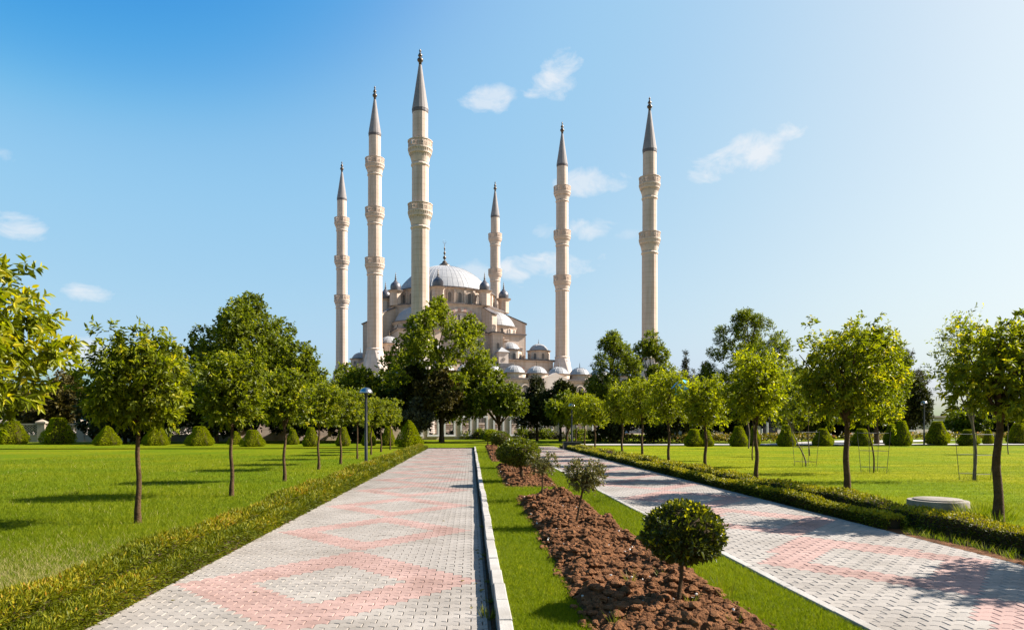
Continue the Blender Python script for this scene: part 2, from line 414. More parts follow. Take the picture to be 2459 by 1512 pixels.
def smooth_by_angle(o, ang=35):
    me = o.data
    me.polygons.foreach_set('use_smooth', [True] * len(me.polygons))
    try: me.set_sharp_from_angle(angle=R(ang))
    except Exception: pass
    return o
ORD = ['first', 'second', 'third', 'fourth', 'fifth', 'sixth', 'seventh', 'eighth', 'ninth', 'tenth', 'eleventh', 'twelfth', 'thirteenth', 'fourteenth', 'fifteenth']

# ------------------------------------------------------------------ leaves
def unit(a): return a / np.maximum(np.linalg.norm(a, axis=-1, keepdims=True), 1e-9)
def leaf_arrays(rng, B, A, L, Wd, style, tint, up=.6):
    """one blade per row: base B, axis A, length L, width Wd -> V, faces, tint per face"""
    n = len(B)
    Nn = unit(rng.normal(size=(n, 3)) + np.array([0, 0, up * 2]))
    side = unit(np.cross(A, Nn)); Nn = np.cross(side, A)
    L = L[:, None]; Wd = Wd[:, None]
    if style == 'kite':
        V = np.stack([B, B + A * L * .45 - side * Wd * .5 + Nn * Wd * .16, B + A * L, B + A * L * .45 + side * Wd * .5 + Nn * Wd * .16], 1)
        F = (np.arange(n)[:, None] * 4 + np.array([[0, 1, 2], ]))
        F2 = (np.arange(n)[:, None] * 4 + np.array([[0, 2, 3], ]))
        return V.reshape(-1, 3), [F, F2], np.concatenate([tint, tint])
    if style == 'blade':
        tip = B + A * L + rng.normal(size=(n, 3)) * L * np.array([.18, .18, 0])
        V = np.stack([B - side * Wd * .5, B + side * Wd * .5, tip], 1)
        return V.reshape(-1, 3), [np.arange(n * 3).reshape(-1, 3)], tint
    # 'leaf': pointed oval, folded along the midrib, with a drooping tip
    D = -Nn * L * (.05 + .16 * rng.random((n, 1)))
    def q(t, w, u): return B + A * L * t + side * Wd * w + Nn * Wd * u + D * (t * t * 2)
    V = np.stack([q(0, 0, 0), q(.28, -.46, .17), q(.66, -.36, .13), q(1, 0, 0), q(.66, .36, .13), q(.28, .46, .17)], 1)
    o = np.arange(n)[:, None] * 6
    qd = [o + np.array([t]) for t in ([0, 1, 2, 3], [0, 3, 4, 5])]
    return V.reshape(-1, 3), qd, np.concatenate([tint] * 2)
def lobe_shoots(rng, lobes, n, keep_in=.62, up=.35, rnd=.35, fill=.35):
    c = np.array([l[:3] for l in lobes]); r = np.array([l[3] for l in lobes])
    pr = r ** 2 / (r ** 2).sum()
    k = rng.choice(len(r), size=int(n * 1.8), p=pr)
    d = unit(rng.normal(size=(len(k), 3)))
    rad = 1 - fill * rng.random(len(k)) ** 1.6
    p = c[k] + d * (r[k] * rad)[:, None]
    dist = np.linalg.norm(p[:, None] - c[None], axis=2) / r[None]
    dist[np.arange(len(k)), k] = 9
    ok = dist.min(1) > keep_in
    p, d = p[ok][:n], d[ok][:n]
    d = unit(d + np.array([0, 0, up]) + rng.normal(size=d.shape) * rnd)
    return p, d
def shoot_leaves(rng, P_, D_, per, slen, L, wr, spread=1.0, droop=.2, tip_tint=.35, base_tint=.4):
    n = len(P_); N = n * per
    t = np.tile(np.linspace(.05, 1, per), n) + rng.normal(size=N) * .05
    B0 = np.repeat(P_, per, 0); D0 = np.repeat(D_, per, 0)
    ls = slen * np.repeat(.6 + .8 * rng.random(n), per)
    rad = rng.normal(size=(N, 3)); rad = unit(rad - D0 * (rad * D0).sum(1, keepdims=True))
    A = unit(D0 * (.35 + .6 * t[:, None]) + rad * spread + np.array([0, 0, -droop]))
    B = B0 + D0 * (ls * t)[:, None]
    LL = L * (.65 + .6 * rng.random(N)) * (1.08 - .25 * t)
    sh = np.repeat(rng.normal(size=n) * .16, per)
    tint = np.clip(base_tint + sh + tip_tint * (t - .5) + rng.normal(size=N) * .13, 0, 1)
    return B, A, LL, LL * wr, tint
def join_leaves(name, parts, mats):
    V = []; F3 = []; F4 = []; T3 = []; T4 = []; k = 0
    for v, fl, tt in parts:
        m = len(tt) // len(fl)
        for i, f in enumerate(fl):
            tg = tt[i * m:(i + 1) * m]
            if f.shape[1] == 3: F3.append(f + k); T3.append(tg)
            else: F4.append(f + k); T4.append(tg)
        V.append(v); k += len(v)
    fs = []; ts = []
    if F3: fs.append(np.concatenate(F3)); ts.append(np.concatenate(T3))
    if F4: fs.append(np.concatenate(F4)); ts.append(np.concatenate(T4))
    return mesh_np(name, np.concatenate(V), fs, mats, tint=np.concatenate(ts))
def leaf_part_meshes(rng, name, L, wr, m, tints=(.25, .45, .6, .8, .95)):
    out = []
    for t in tints:
        v, f, tt = leaf_arrays(rng, np.zeros((1, 3)), np.array([[1., 0, 0]]), np.array([L]), np.array([L * wr]), 'leaf', np.array([t]))
        out.append(join_leaves(name, [(v, f, tt)], m))
    return out
def place_leaf_parts(rng, parent, meshes, B, A, n, camloc, refL, LL):
    """the n leaves that show largest become parts of their own; returns the mask of the rest"""
    dist = np.linalg.norm(B - camloc, axis=1) / (LL / refL) 
    idx = np.argsort(dist + rng.random(len(B)) * .25)[:n]
    for i in idx:
        a = Vector(A[i]); q = a.to_track_quat('X', 'Z')
        o = link('leaf', meshes[rng.integers(len(meshes))], parent)
        o.location = B[i]
        o.rotation_mode = 'QUATERNION'
        o.rotation_quaternion = q @ Matrix.Rotation(rng.normal() * .6, 3, 'X').to_quaternion()
        s = LL[i] / refL; o.scale = (s, s, s)
    keep = np.ones(len(B), bool); keep[idx] = False
    return keep

def trunk_mesh(rng, h, r, limbs, bend=.05, n=9, lean=(0, 0), taper=.62):
    b = MB()
    k = 9
    ph = rng.random() * 6
    pts = [(lean[0] * i / k + bend * math.sin(ph + i * 1.1) * (i / k) ** .5 * (1 - .3 * i / k), lean[1] * i / k + bend * math.cos(ph * 1.7 + i * .9) * (i / k) ** .5 * (1 - .3 * i / k), h * i / k) for i in range(k + 1)]
    pts[0] = (0, 0, -.06)
    rad = [r * (1.35 if i == 0 else 1.08 if i == 1 else 1 - (1 - taper) * i / k) for i in range(k + 1)]
    b.tube(pts, rad, n)
    top = Vector(pts[-1])
    for (x, y, z, rr) in limbs:
        e = Vector((x, y, z))
        st = Vector(pts[k - 1]) if rng.random() < .5 else top
        mid = st.lerp(e, .5) + Vector((0, 0, .08 * (e - st).length)) + Vector(rng.normal(size=3)) * .04 * (e - st).length
        b.tube([st, st.lerp(mid, .5), mid, e], [rr, rr * .8, rr * .6, rr * .22], 5)
    return b

# ------------------------------------------------------------------ ground, lawns, paths
def sheet(name, pts, z, m, subdiv=None):
    me = bpy.data.meshes.new(name)
    me.from_pydata([(x, y, z) for x, y in pts], [], [tuple(range(len(pts)))])
    me.materials.append(m); me.update()
    return struct(link(name, me))
XL0, XL1 = -3.12, .135          # left path
XR0, XR1 = 3.10, 6.12           # right path
ZR = .10                        # level of the median, right path and right lawn
PEND = 49.5
sheet('ground', [(-2500, -60), (2500, -60), (2500, 5000), (-2500, 5000)], -.10, M['ground'])
sheet('lawn', [(-75, -8), (XL0, -8), (XL0, PEND), (-75, PEND)], -.012, M['lawn'])
sheet('lawn', [(XR1, -8), (80, -8), (80, PEND), (XR1, PEND)], ZR - .012, M['lawn_right'])
sheet('lawn', [(-90, PEND), (100, PEND), (100, 125), (-90, 125)], .045, M['lawn'])
sheet('lawn', [(.30, -2), (XR0 - .1, -2), (XR0 - .1, PEND), (.30, PEND)], ZR - .012, M['lawn'])
sheet('path', [(9, 53.2), (95, 51.0), (95, 54.2), (9, 56.2)], .12, M['path'])
sheet('path', [(24, 56.0), (33, 55.6), (52, 70), (40, 70)], .116, M['path'])
# garden soil strip under the low left hedges
sheet('soil_strip', [(-3.96, -2), (XL0 - .02, -2), (XL0 - .02, PEND), (-3.96, PEND)], -.004, M['soil'])
sheet('soil_strip', [(XR1 + .03, -2), (XR1 + 1.05, -2), (XR1 + 1.05, 48.5), (XR1 + .03, 48.5)], ZR - .006, M['soil'])

PL, PW, GE, GL = .1985, .1125, .0068, .004
def paver_outline(inset=0.0):
    hx = PL / 2 - GE / 2 - inset; hy = PW / 2 - GL / 2 - inset; a = .011
    wv = lambda x: a * (1 - 4 * abs(((x / (PL / 2)) % 1.0) - .5))     # zigzag of the long edges
    xs = [-hx, -PL / 4, 0, PL / 4, hx]
    return [(x, -hy + wv(x)) for x in xs] + [(x, hy + wv(x)) for x in reversed(xs)]
def paver_template():
    top = paver_outline(.0045); rim = paver_outline(0)
    v = [(x, y, 0) for x, y in top] + [(x, y, -.0045) for x, y in rim] + [(x, y, -.04) for x, y in rim]
    n = 10
    q = [(n + i, n + (i + 1) % n, (i + 1) % n, i) for i in range(n)] + [(2 * n + i, 2 * n + (i + 1) % n, n + (i + 1) % n, n + i) for i in range(n)]
    return np.array(v), tuple(range(n)), np.array(q)
def pink(x, y, w, per=3.4, y0=7.32):
    """bands of pink pavers: a chain of diamonds along the path"""
    b = ((y - y0) / per + .5) % 1.0 - .5
    best = 9.0
    for k in (-1, 0, 1):
        best = min(best, abs(x) / w + abs(b + k) * 2)
    return .57 < best < 1.01
def build_path(name, x0, x1, ztop, y0, y1, pw, phase, seed):
    rng = np.random.default_rng(seed)
    base = sheet(name, [(x0 - .03, y0), (x1 + .03, y0), (x1 + .03, y1), (x0 - .03, y1)], ztop - .022, M['bedding'])
    V0, topf, Q = paver_template()
    meshes = {}
    for key in ('paver_grey', 'paver_pink'):
        me = bpy.data.meshes.new('paver'); me.from_pydata([tuple(v) for v in V0], [], [topf] + [tuple(q) for q in Q])
        me.materials.append(M[key]); me.update(); meshes[key] = me
    C = []
    xc = (x0 + x1) / 2
    for j in range(int((y1 - y0) / PW)):
        y = y0 + (j + .5) * PW
        off = (j % 2) * PL / 2
        i0 = int((x0 - xc) / PL) - 1
        for i in range(i0, -i0 + 1):
            x = xc + i * PL + off
            if x + PL / 2 < x0 + .02 or x - PL / 2 > x1 - .02: continue
            C.append((x, y, 1 if pink(x - xc, y, pw, y0=phase) else 0))
    C = np.array(C)
    px = np.array([pix((c[0], c[1], ztop)) if c[1] > 2.5 else (-9, 9999, 99) for c in C])
    full = (C[:, 0] - PL / 2 > x0) & (C[:, 0] + PL / 2 < x1)
    vis = (px[:, 0] > -20) & (px[:, 0] < 2480) & (px[:, 1] < 1530) & full
    order = np.argsort(np.where(vis, px[:, 2], 1e6))[:300]
    for i in order:
        o = link('paver', meshes['paver_pink' if C[i, 2] else 'paver_grey'], base)
        o.location = (C[i, 0], C[i, 1], ztop + rng.normal() * .0012)
        o.rotation_euler = (rng.normal() * .006, rng.normal() * .006, rng.normal() * .006)
    rest = np.ones(len(C), bool); rest[order] = False
    Cr = C[rest]; n = len(Cr)
    V = V0[None] + np.stack([Cr[:, 0], Cr[:, 1], ztop + rng.normal(size=n) * .0012], 1)[:, None]
    V = V + (V0[None, :, :1] * rng.normal(size=(n, 1, 1)) * .006 + V0[None, :, 1:2] * rng.normal(size=(n, 1, 1)) * .008) * np.array([0, 0, 1.])
    V[:, :, 0] = np.clip(V[:, :, 0], x0, x1)
    o = np.arange(n)[:, None] * 30
    near = Cr[:, 1] < 17
    ft = o + np.arange(10)[None]
    fq = (o[near][:, :, None] + Q[None, :10]).reshape(-1, 4)
    mi = Cr[:, 2].astype(int)
    me = mesh_np('paving', V.reshape(-1, 3), [ft, fq], [M['paver_grey'], M['paver_pink']],
                 midx=np.concatenate([mi, np.repeat(mi[near], 10)]))
    stuff(link('paving', me, base))
    return base
build_path('left_path', XL0, XL1, 0.0, 1.5, PEND, 1.50, 7.32, 1)
build_path('right_path', XR0, XR1, ZR, 1.5, PEND + 1.0, 1.42, 7.55, 2)

def kerb(name, x0, x1, z0, z1, step, y0, y1, jit, seed, label):
    rng = random.Random(seed)
    root = thing(name, label, 'kerb', ((x0 + x1) / 2, y0, 0))
    b = MB(); w = (x1 - x0) / 2; h = step / 2 - .004; c = .008
    b.add([(-w, -h, z0), (w, -h, z0), (w, h, z0), (-w, h, z0), (-w, -h, z1 - c), (w, -h, z1 - c), (w, h, z1 - c), (-w, h, z1 - c),
           (-w + c, -h + c * .5, z1), (w - c, -h + c * .5, z1), (w - c, h - c * .5, z1), (-w + c, h - c * .5, z1)],
          [(0, 3, 2, 1), (0, 1, 5, 4), (1, 2, 6, 5), (2, 3, 7, 6), (3, 0, 4, 7), (4, 5, 9, 8), (5, 6, 10, 9), (6, 7, 11, 10), (7, 4, 8, 11), (8, 9, 10, 11)])
    me = b.mesh('kerbstone', M['kerb'])
    n = int((y1 - y0) / step)
    for i in range(n):
        o = link('kerbstone', me, root)
        wob = .018 * math.sin(i * .37) + .010 * math.sin(i * .93)
        o.location = (wob * .35 + rng.gauss(0, jit), (i + .5) * step, rng.gauss(0, .002))
        o.rotation_euler = (rng.gauss(0, .003), rng.gauss(0, .006), rng.gauss(0, .006))
    return root
kerb('kerb', .205, .315, -.12, .135, .62, 1.0, PEND, .003, 3, 'raised pale concrete kerb between the paved path on its left and the planted grass strip')
kerb('kerb', XR0 - .105, XR0 - .006, -.1, ZR + .012, .90, 1.0, PEND, .002, 4, 'flush white kerb edging the second path beside the grass strip')
# damp earth gutter between pavers and raised kerb
sheet('gutter', [(XL1, 1), (.30, 1), (.30, PEND), (XL1, PEND)], -.035, M['soil'])

# ------------------------------------------------------------------ flower beds in the median
def bed(corners, seed, label, dens):
    rng = np.random.default_rng(seed)
    pts = [Vector(G(x, y, ZR)[:2]) for x, y in corners]          # near-left, near-right, far-right, far-left
    root = thing('flower_bed', label, 'flower bed', (0, 0, 0), 0, 'dug soil beds in the grass strip')
    ymin, ymax = min(p.y for p in pts), max(p.y for p in pts)
    nu, nv = 70, max(20, int((ymax - ymin) / .035))
    u, v = np.meshgrid(np.linspace(0, 1, nu), np.linspace(0, 1, nv))
    def interp(u, v):
        a = np.array(pts[0])[None] * (1 - u)[:, None] + np.array(pts[1])[None] * u[:, None]
        b = np.array(pts[3])[None] * (1 - u)[:, None] + np.array(pts[2])[None] * u[:, None]
        return a * (1 - v)[:, None] + b * v[:, None]
    xy = interp(u.ravel(), v.ravel())
    # lumpy dug earth: sum of random bumps
    z = np.zeros(len(xy))
    for k in range(6):
        f = 4 * 1.75 ** k; a = .030 / 1.55 ** k
        for q in range(3):
            ang = rng.random() * 6.28; ph = rng.random() * 6.28
            z += a * np.sin(f * (xy[:, 0] * math.cos(ang) + xy[:, 1] * math.sin(ang)) + ph + 1.7 * np.sin(f * .6 * (xy[:, 0] * math.sin(ang * 1.3) - xy[:, 1] * math.cos(ang)) + ph))
    e = np.minimum(np.minimum(u.ravel(), 1 - u.ravel()) * 12, np.minimum(v.ravel(), 1 - v.ravel()) * 25).clip(0, 1)
    z = ZR - .03 + (np.maximum(z, -.035) + .085) * e
    xy = xy + rng.normal(size=xy.shape) * .012 + np.stack([np.sin(xy[:, 1] * 5.1) * .03, np.sin(xy[:, 0] * 7) * .03], 1)
    i = np.arange(nu * nv).reshape(nv, nu)
    F = np.stack([i[:-1, :-1], i[:-1, 1:], i[1:, 1:], i[1:, :-1]], -1).reshape(-1, 4)
    link('soil', mesh_np('soil', np.column_stack([xy, z]), [F], M['soil']), root)
    # clods
    ico = []
    for k in range(9):
        import bmesh
        bm = bmesh.new(); bmesh.ops.create_icosphere(bm, subdivisions=2 if k < 5 else 1, radius=1)
        for vv in bm.verts:
            n1 = math.sin(vv.co.x * 3.1 + k * 2) * math.cos(vv.co.y * 2.7 + k) + math.sin(vv.co.z * 4.3 + k * 5) * .6 + rng.normal() * .35
            vv.co *= .82 + .20 * n1
        bm.verts.ensure_lookup_table()
        ico.append((np.array([w.co[:] for w in bm.verts]), np.array([[w.index for w in f.verts] for f in bm.faces]))); bm.free()
    Vs, Fs, k = [], [], 0
    area = abs(sum(pts[a].x * pts[(a + 1) % 4].y - pts[(a + 1) % 4].x * pts[a].y for a in range(4))) / 2
    n = int(area * dens)
    uu, vv = rng.random(n) * .97 + .015, rng.random(n) * .98 + .01
    sp = rng.random(n) < .06
    uu = np.where(sp, np.where(rng.random(n) < .5, -.05 * rng.random(n) ** 2, 1 + .05 * rng.random(n) ** 2), uu)
    c = interp(uu, vv)
    iu = (uu.clip(0, 1) * (nu - 1)).astype(int); iv = (vv * (nv - 1)).astype(int)
    zz = z.reshape(nv, nu)[iv, iu]
    s = (.007 + .058 * rng.random(n) ** 3.6)
    s = np.where(sp, s * .6, s); zz = np.where(sp, ZR + .005, zz)
    for j in range(n):
        V0, F0 = ico[j % 5 if s[j] > .026 else 5 + j % 4]
        a = rng.random() * 6.28; ca, sa = math.cos(a), math.sin(a)
        sc = s[j] * np.array([1 + .5 * rng.random(), 1, .75])
        Vl = V0 * sc
        Vl = np.stack([Vl[:, 0] * ca - Vl[:, 1] * sa, Vl[:, 0] * sa + Vl[:, 1] * ca, Vl[:, 2]], 1) + np.array([c[j, 0], c[j, 1], zz[j] + s[j] * .15])
        Vs.append(Vl); Fs.append(F0 + k); k += len(V0)
    stuff(link('clods', mesh_np('clods', np.concatenate(Vs), [np.concatenate(Fs)], M['clod']), root))
    # a few pale pebbles
    n = int(area * 9); Vs, Fs, k = [], [], 0
    c = interp(rng.random(n) * .96 + .02, rng.random(n) * .96 + .02)
    for j in range(n):
        V0, F0 = ico[5 + j % 4]
        Vs.append(V0 * (.006 + .010 * rng.random()) + np.array([c[j, 0], c[j, 1], ZR + .05 + .02 * rng.random()])); Fs.append(F0 + k); k += len(V0)
    stuff(link('pebbles', mesh_np('pebbles', np.concatenate(Vs), [np.concatenate(Fs)], M['pebble']), root))
    return pts
BED1 = bed([(1452, 1560), (1930, 1560), (1369, 1190), (1240, 1190)], 11, 'long bed of freshly dug red brown soil under the round bush nearest the camera', 780)
BED2 = bed([(1213, 1169), (1340, 1170), (1284, 1117), (1193, 1118.7)], 12, 'middle bed of dug soil under the wide domed bush', 420)
BED3 = bed([(1180, 1108), (1228, 1108), (1196, 1070), (1165, 1070)], 13, 'far bed of dug soil with reddish low growth, near the end of the strip', 120)

# ------------------------------------------------------------------ grass blades
def inside(pts, x, y):
    r = np.zeros(len(x), bool); n = len(pts)
    for i in range(n):
        x1, y1 = pts[i][0], pts[i][1]; x2, y2 = pts[(i + 1) % n][0], pts[(i + 1) % n][1]
        c = ((y1 > y) != (y2 > y)) & (x < (x2 - x1) * (y - y1) / (y2 - y1 + 1e-12) + x1)
        r ^= c
    return r
def grass(name, n, xr, yr, z, seed, label, beds=(), hgt=(.035, .06), pw=1.6, dry=None, base=.5):
    rng = np.random.default_rng(seed)
    # more blades where they show larger
    y0, y1 = yr
    e = 1 - pw
    y = (y0 ** e + (y1 ** e - y0 ** e) * rng.random(n)) ** (1 / e)
    xlo = np.maximum(xr[0], (-.80 + SA) * y - 1.0); xhi = np.minimum(xr[1], (.90) * y + 1.0)
    x = xlo + (xhi - xlo) * rng.random(n)
    ok = xhi > xlo
    for b in beds: ok &= ~inside([(p.x, p.y) for p in b], x, y)
    x, y = x[ok], y[ok]; m = len(x)
    s = (np.clip(y / 8, 1, 3.2)) ** .75
    L = (hgt[0] + (hgt[1] - hgt[0]) * rng.random(m)) * np.clip(s, 1, 1.5)
    A = unit(rng.normal(size=(m, 3)) * np.array([.5, .5, .1]) + np.array([0, 0, 1.0]))
    patch = .5 + .2 * np.sin(x * .8 + np.sin(y * .5) * 2) + .2 * np.sin(y * .7 + np.sin(x * .6) * 2) + .2 * np.sin(x * 2.7 + 2 * np.sin(y * 2.1)) * np.sin(y * 2.3 + 2 * np.sin(x * 1.9)) + .15 * np.sin(x * 7 + 3 * np.sin(y * 5)) * np.sin(y * 8 + np.sin(x * 6))
    L = L * (1 + .5 * np.clip(patch - .5, -.6, .8)); t = np.clip(base + (patch - .5) * .38 + rng.normal(size=m) * .17, 0, .9)
    if dry is not None:
        pr = dry(x, y); t = np.where(rng.random(m) < pr, 1.0, t)
    v, f, tt = leaf_arrays(rng, np.stack([x, y, np.full(m, z - .015)], 1), A, L, .0042 * s * (.7 + .6 * rng.random(m)), 'blade', t, up=0)
    o = stuff(link(name, join_leaves(name, [(v, f, tt)], M['blade'])))
    tag(o, label, 'grass')
    return o
def dry_left(x, y): return .42 * np.exp(-((x + 4.9) / 1.6) ** 2 - ((y - 7.3) / 1.9) ** 2) + .012
grass('lawn_grass', 230000, (-22, -3.9), (4.5, 40), 0, 21, 'short green turf of the lawn behind the low yellow hedges', dry=dry_left, base=.40, hgt=(.04, .075))
grass('strip_grass', 210000, (.33, XR0 - .12), (4.2, 46), ZR, 22, 'fine bright turf of the strip around the soil beds', beds=(BED1, BED2, BED3), base=.55, hgt=(.035, .06))
grass('mown_grass', 150000, (7.1, 34), (6.5, 45), ZR, 23, 'pale mown turf of the lawn with the staked young trees', base=.62, hgt=(.02, .035))

# ------------------------------------------------------------------ hedges
def hedge(label, x0, x1, y0, y1, z0, h, n, seed, m, L0, wr, topt, group, wob=.05, gaps=()):
    rng = np.random.default_rng(seed)
    root = thing('hedge', label, 'hedge', ((x0 + x1) / 2, y0, z0), 0, group)
    w = (x1 - x0) / 2
    def prof(y): return 1 + wob * 2.2 * np.sin(y * .9 + seed) + wob * 2 * np.sin(y * 2.3 + seed * 2) + wob * np.sin(y * 5.7)
    e = -.45
    def samp(k): return ((y0 + .0) ** e + ((y1) ** e - (y0) ** e) * rng.random(k)) ** (1 / e)
    y = samp(n)
    for g0, g1 in gaps:
        y = y[(y < g0) | (y > g1)]
    n = len(y)
    hh = h * prof(y)
    # position round the section: left side, top, right side
    per = 2 * h + 2 * w
    s = rng.random(n) * per
    x = np.where(s < h, -w, np.where(s < h + 2 * w, s - h - w, w))
    z = np.where(s < h, s, np.where(s < h + 2 * w, h, per - s)) / h * hh
    nx = np.where(s < h, -1.0, np.where(s < h + 2 * w, 0.0, 1.0)); nzv = np.where((s >= h) & (s < h + 2 * w), 1.0, .25)
    corner = np.clip((np.abs(x) / w - .6) / .4, 0, 1) * np.clip((z / hh - .6) / .4, 0, 1)
    x = x * (1 - .14 * corner); z = z * (1 - .10 * corner)
    inw = rng.random(n) ** 2 * .05
    B = np.stack([x - nx * inw + rng.normal(size=n) * .012, y - y0, z - inw * nzv + rng.normal(size=n) * .012], 1)
    A = unit(np.stack([nx * .8, np.zeros(n), nzv * .8], 1) + rng.normal(size=(n, 3)) * .5)
    LL = L0 * np.clip(y / 7, 1, 3.5) ** .7 * (.6 + .7 * rng.random(n))
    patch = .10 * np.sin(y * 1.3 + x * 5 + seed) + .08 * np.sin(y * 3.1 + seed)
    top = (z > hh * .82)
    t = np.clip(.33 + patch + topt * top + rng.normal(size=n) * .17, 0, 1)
    near = y < 13
    parts = []
    for msk, st in ((near, 'kite'), (~near, 'kite')):
        if msk.any(): parts.append(leaf_arrays(rng, B[msk], A[msk], LL[msk], LL[msk] * wr, st, t[msk], up=.5))
    stuff(link('foliage', join_leaves('foliage', parts, m), root))
    # woody inside
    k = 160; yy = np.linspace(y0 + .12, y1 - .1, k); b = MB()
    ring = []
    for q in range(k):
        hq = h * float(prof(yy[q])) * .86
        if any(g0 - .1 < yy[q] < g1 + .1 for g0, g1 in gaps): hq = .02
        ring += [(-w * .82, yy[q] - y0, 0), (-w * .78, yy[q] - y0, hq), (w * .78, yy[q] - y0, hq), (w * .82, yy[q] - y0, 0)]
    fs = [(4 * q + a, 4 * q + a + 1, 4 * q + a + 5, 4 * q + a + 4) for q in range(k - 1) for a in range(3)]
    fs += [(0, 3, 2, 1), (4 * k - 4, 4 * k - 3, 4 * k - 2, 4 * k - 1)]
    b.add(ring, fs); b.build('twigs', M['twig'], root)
    return root
HL = 'low clipped hedges along the paths'
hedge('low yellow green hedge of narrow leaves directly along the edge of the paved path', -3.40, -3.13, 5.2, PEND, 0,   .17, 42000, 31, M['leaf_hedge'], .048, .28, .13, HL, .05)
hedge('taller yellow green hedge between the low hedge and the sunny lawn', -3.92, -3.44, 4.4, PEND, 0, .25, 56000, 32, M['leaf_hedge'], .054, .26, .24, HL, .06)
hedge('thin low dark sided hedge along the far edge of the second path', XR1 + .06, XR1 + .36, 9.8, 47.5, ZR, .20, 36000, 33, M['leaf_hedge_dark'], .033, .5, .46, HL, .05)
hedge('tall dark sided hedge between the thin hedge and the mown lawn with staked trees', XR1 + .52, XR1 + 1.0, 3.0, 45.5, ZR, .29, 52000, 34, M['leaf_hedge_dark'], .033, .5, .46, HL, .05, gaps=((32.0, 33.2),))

# ------------------------------------------------------------------ tufts and litter
def tuft(name, label, loc, n, L, seed, spread=.06, m='weed', group=None):
    rng = np.random.default_rng(seed)
    a = rng.random(n) * 6.28
    B = np.stack([np.cos(a), np.sin(a), np.zeros(n)], 1) * (rng.random(n) ** .5 * spread)[:, None]
    A = unit(np.stack([np.cos(a), np.sin(a), np.zeros(n)], 1) * (.25 + .75 * rng.random(n))[:, None] + np.array([0, 0, 1]))
    LL = L * (.4 + .7 * rng.random(n))
    v, f, t = leaf_arrays(rng, B, A, LL, LL * .03 + .0025, 'kite', np.clip(rng.random(n), 0, 1), up=0)
    o = link(name, join_leaves(name, [(v, f, t)], M[m])); o.location = loc
    return tag(o, label, 'weed', group)
tuft('weed_tuft', 'green weed tuft growing in the gutter against the raised kerb', G(1171, 1488, -.03), 60, .16, 41, .05)
WG = 'small weeds sprouting in the soil bed'
for i, (x, y, l) in enumerate([(1512, 1400, .16), (1590, 1388, .14), (1660, 1392, .17), (1655, 1452, .14), (1750, 1440, .20), (1725, 1405, .15), (1440, 1285, .10), (1352, 1236, .10), (1290, 1222, .09), (1398, 1298, .1), (1765, 1500, .16), (1482, 1502, .14)]):
    tuft('weed_tuft', 'thin pale weed sprouting between clods of the long soil bed', G(x, y, ZR + .03), 16, l, 50 + i, .04, group=WG)
for i in range(16):
    y = 1290 + i * 9 if i < 8 else 1345 + (i - 8) * 8
    p = Vector((XR1 + .12 + .22 * random.Random(i).random(), 5.2 + i * .29, ZR))
    tuft('grass_clump', 'unmown grass clump at the foot of the tall dark hedge', p, 70, .13, 70 + i, .13, 'blade', 'grass clumps at the foot of the hedge')
tuft('yellow_weed', 'small yellow leafy sucker at the foot of the wide domed bush', G(1262, 1152, ZR + .02), 60, .22, 90, .08)
tuft('weed_tuft', 'dark green weed rosette lying in the sunny lawn left of the nearest orange trunk', G(172, 1187, 0), 90, .13, 98, .14, 'weed')
for i, y in enumerate((1150, 1262, 1330, 1392, 1440)):
    tuft('gutter_weed', 'small weed in the gutter along the raised kerb', Vector((.17, depth(y), -.03)), 40, .05 + .02 * (i % 3), 880 + i, .02, group='small weeds in the gutter of the raised kerb')
def litter(kind, label, x, y, L, seed, z=.003):
    rng = np.random.default_rng(seed)
    v, f, t = leaf_arrays(rng, np.zeros((1, 3)), unit(rng.normal(size=(1, 3)) * np.array([1, 1, .05])), np.array([L]), np.array([L * .35]), 'leaf', np.array([1.0]))
    o = link(kind, join_leaves(kind, [(v, f, t)], M['leaf_dry'])); o.location = G(x, y, z + .006); return tag(o, label, 'leaf', 'dry leaves on the paving')
for i, (x, y) in enumerate([(1210, 1319), (1219, 1325), (1140, 1400), (1105, 1392), (410, 1440), (612, 1420), (1155, 1341), (640, 1243), (905, 1240), (1062, 1250), (1165, 1418), (1135, 1455)]):
    litter('fallen_leaf', 'dry curled leaf lying on the paved path with the pink diamonds', min(x, 1150), y, .07, 100 + i)

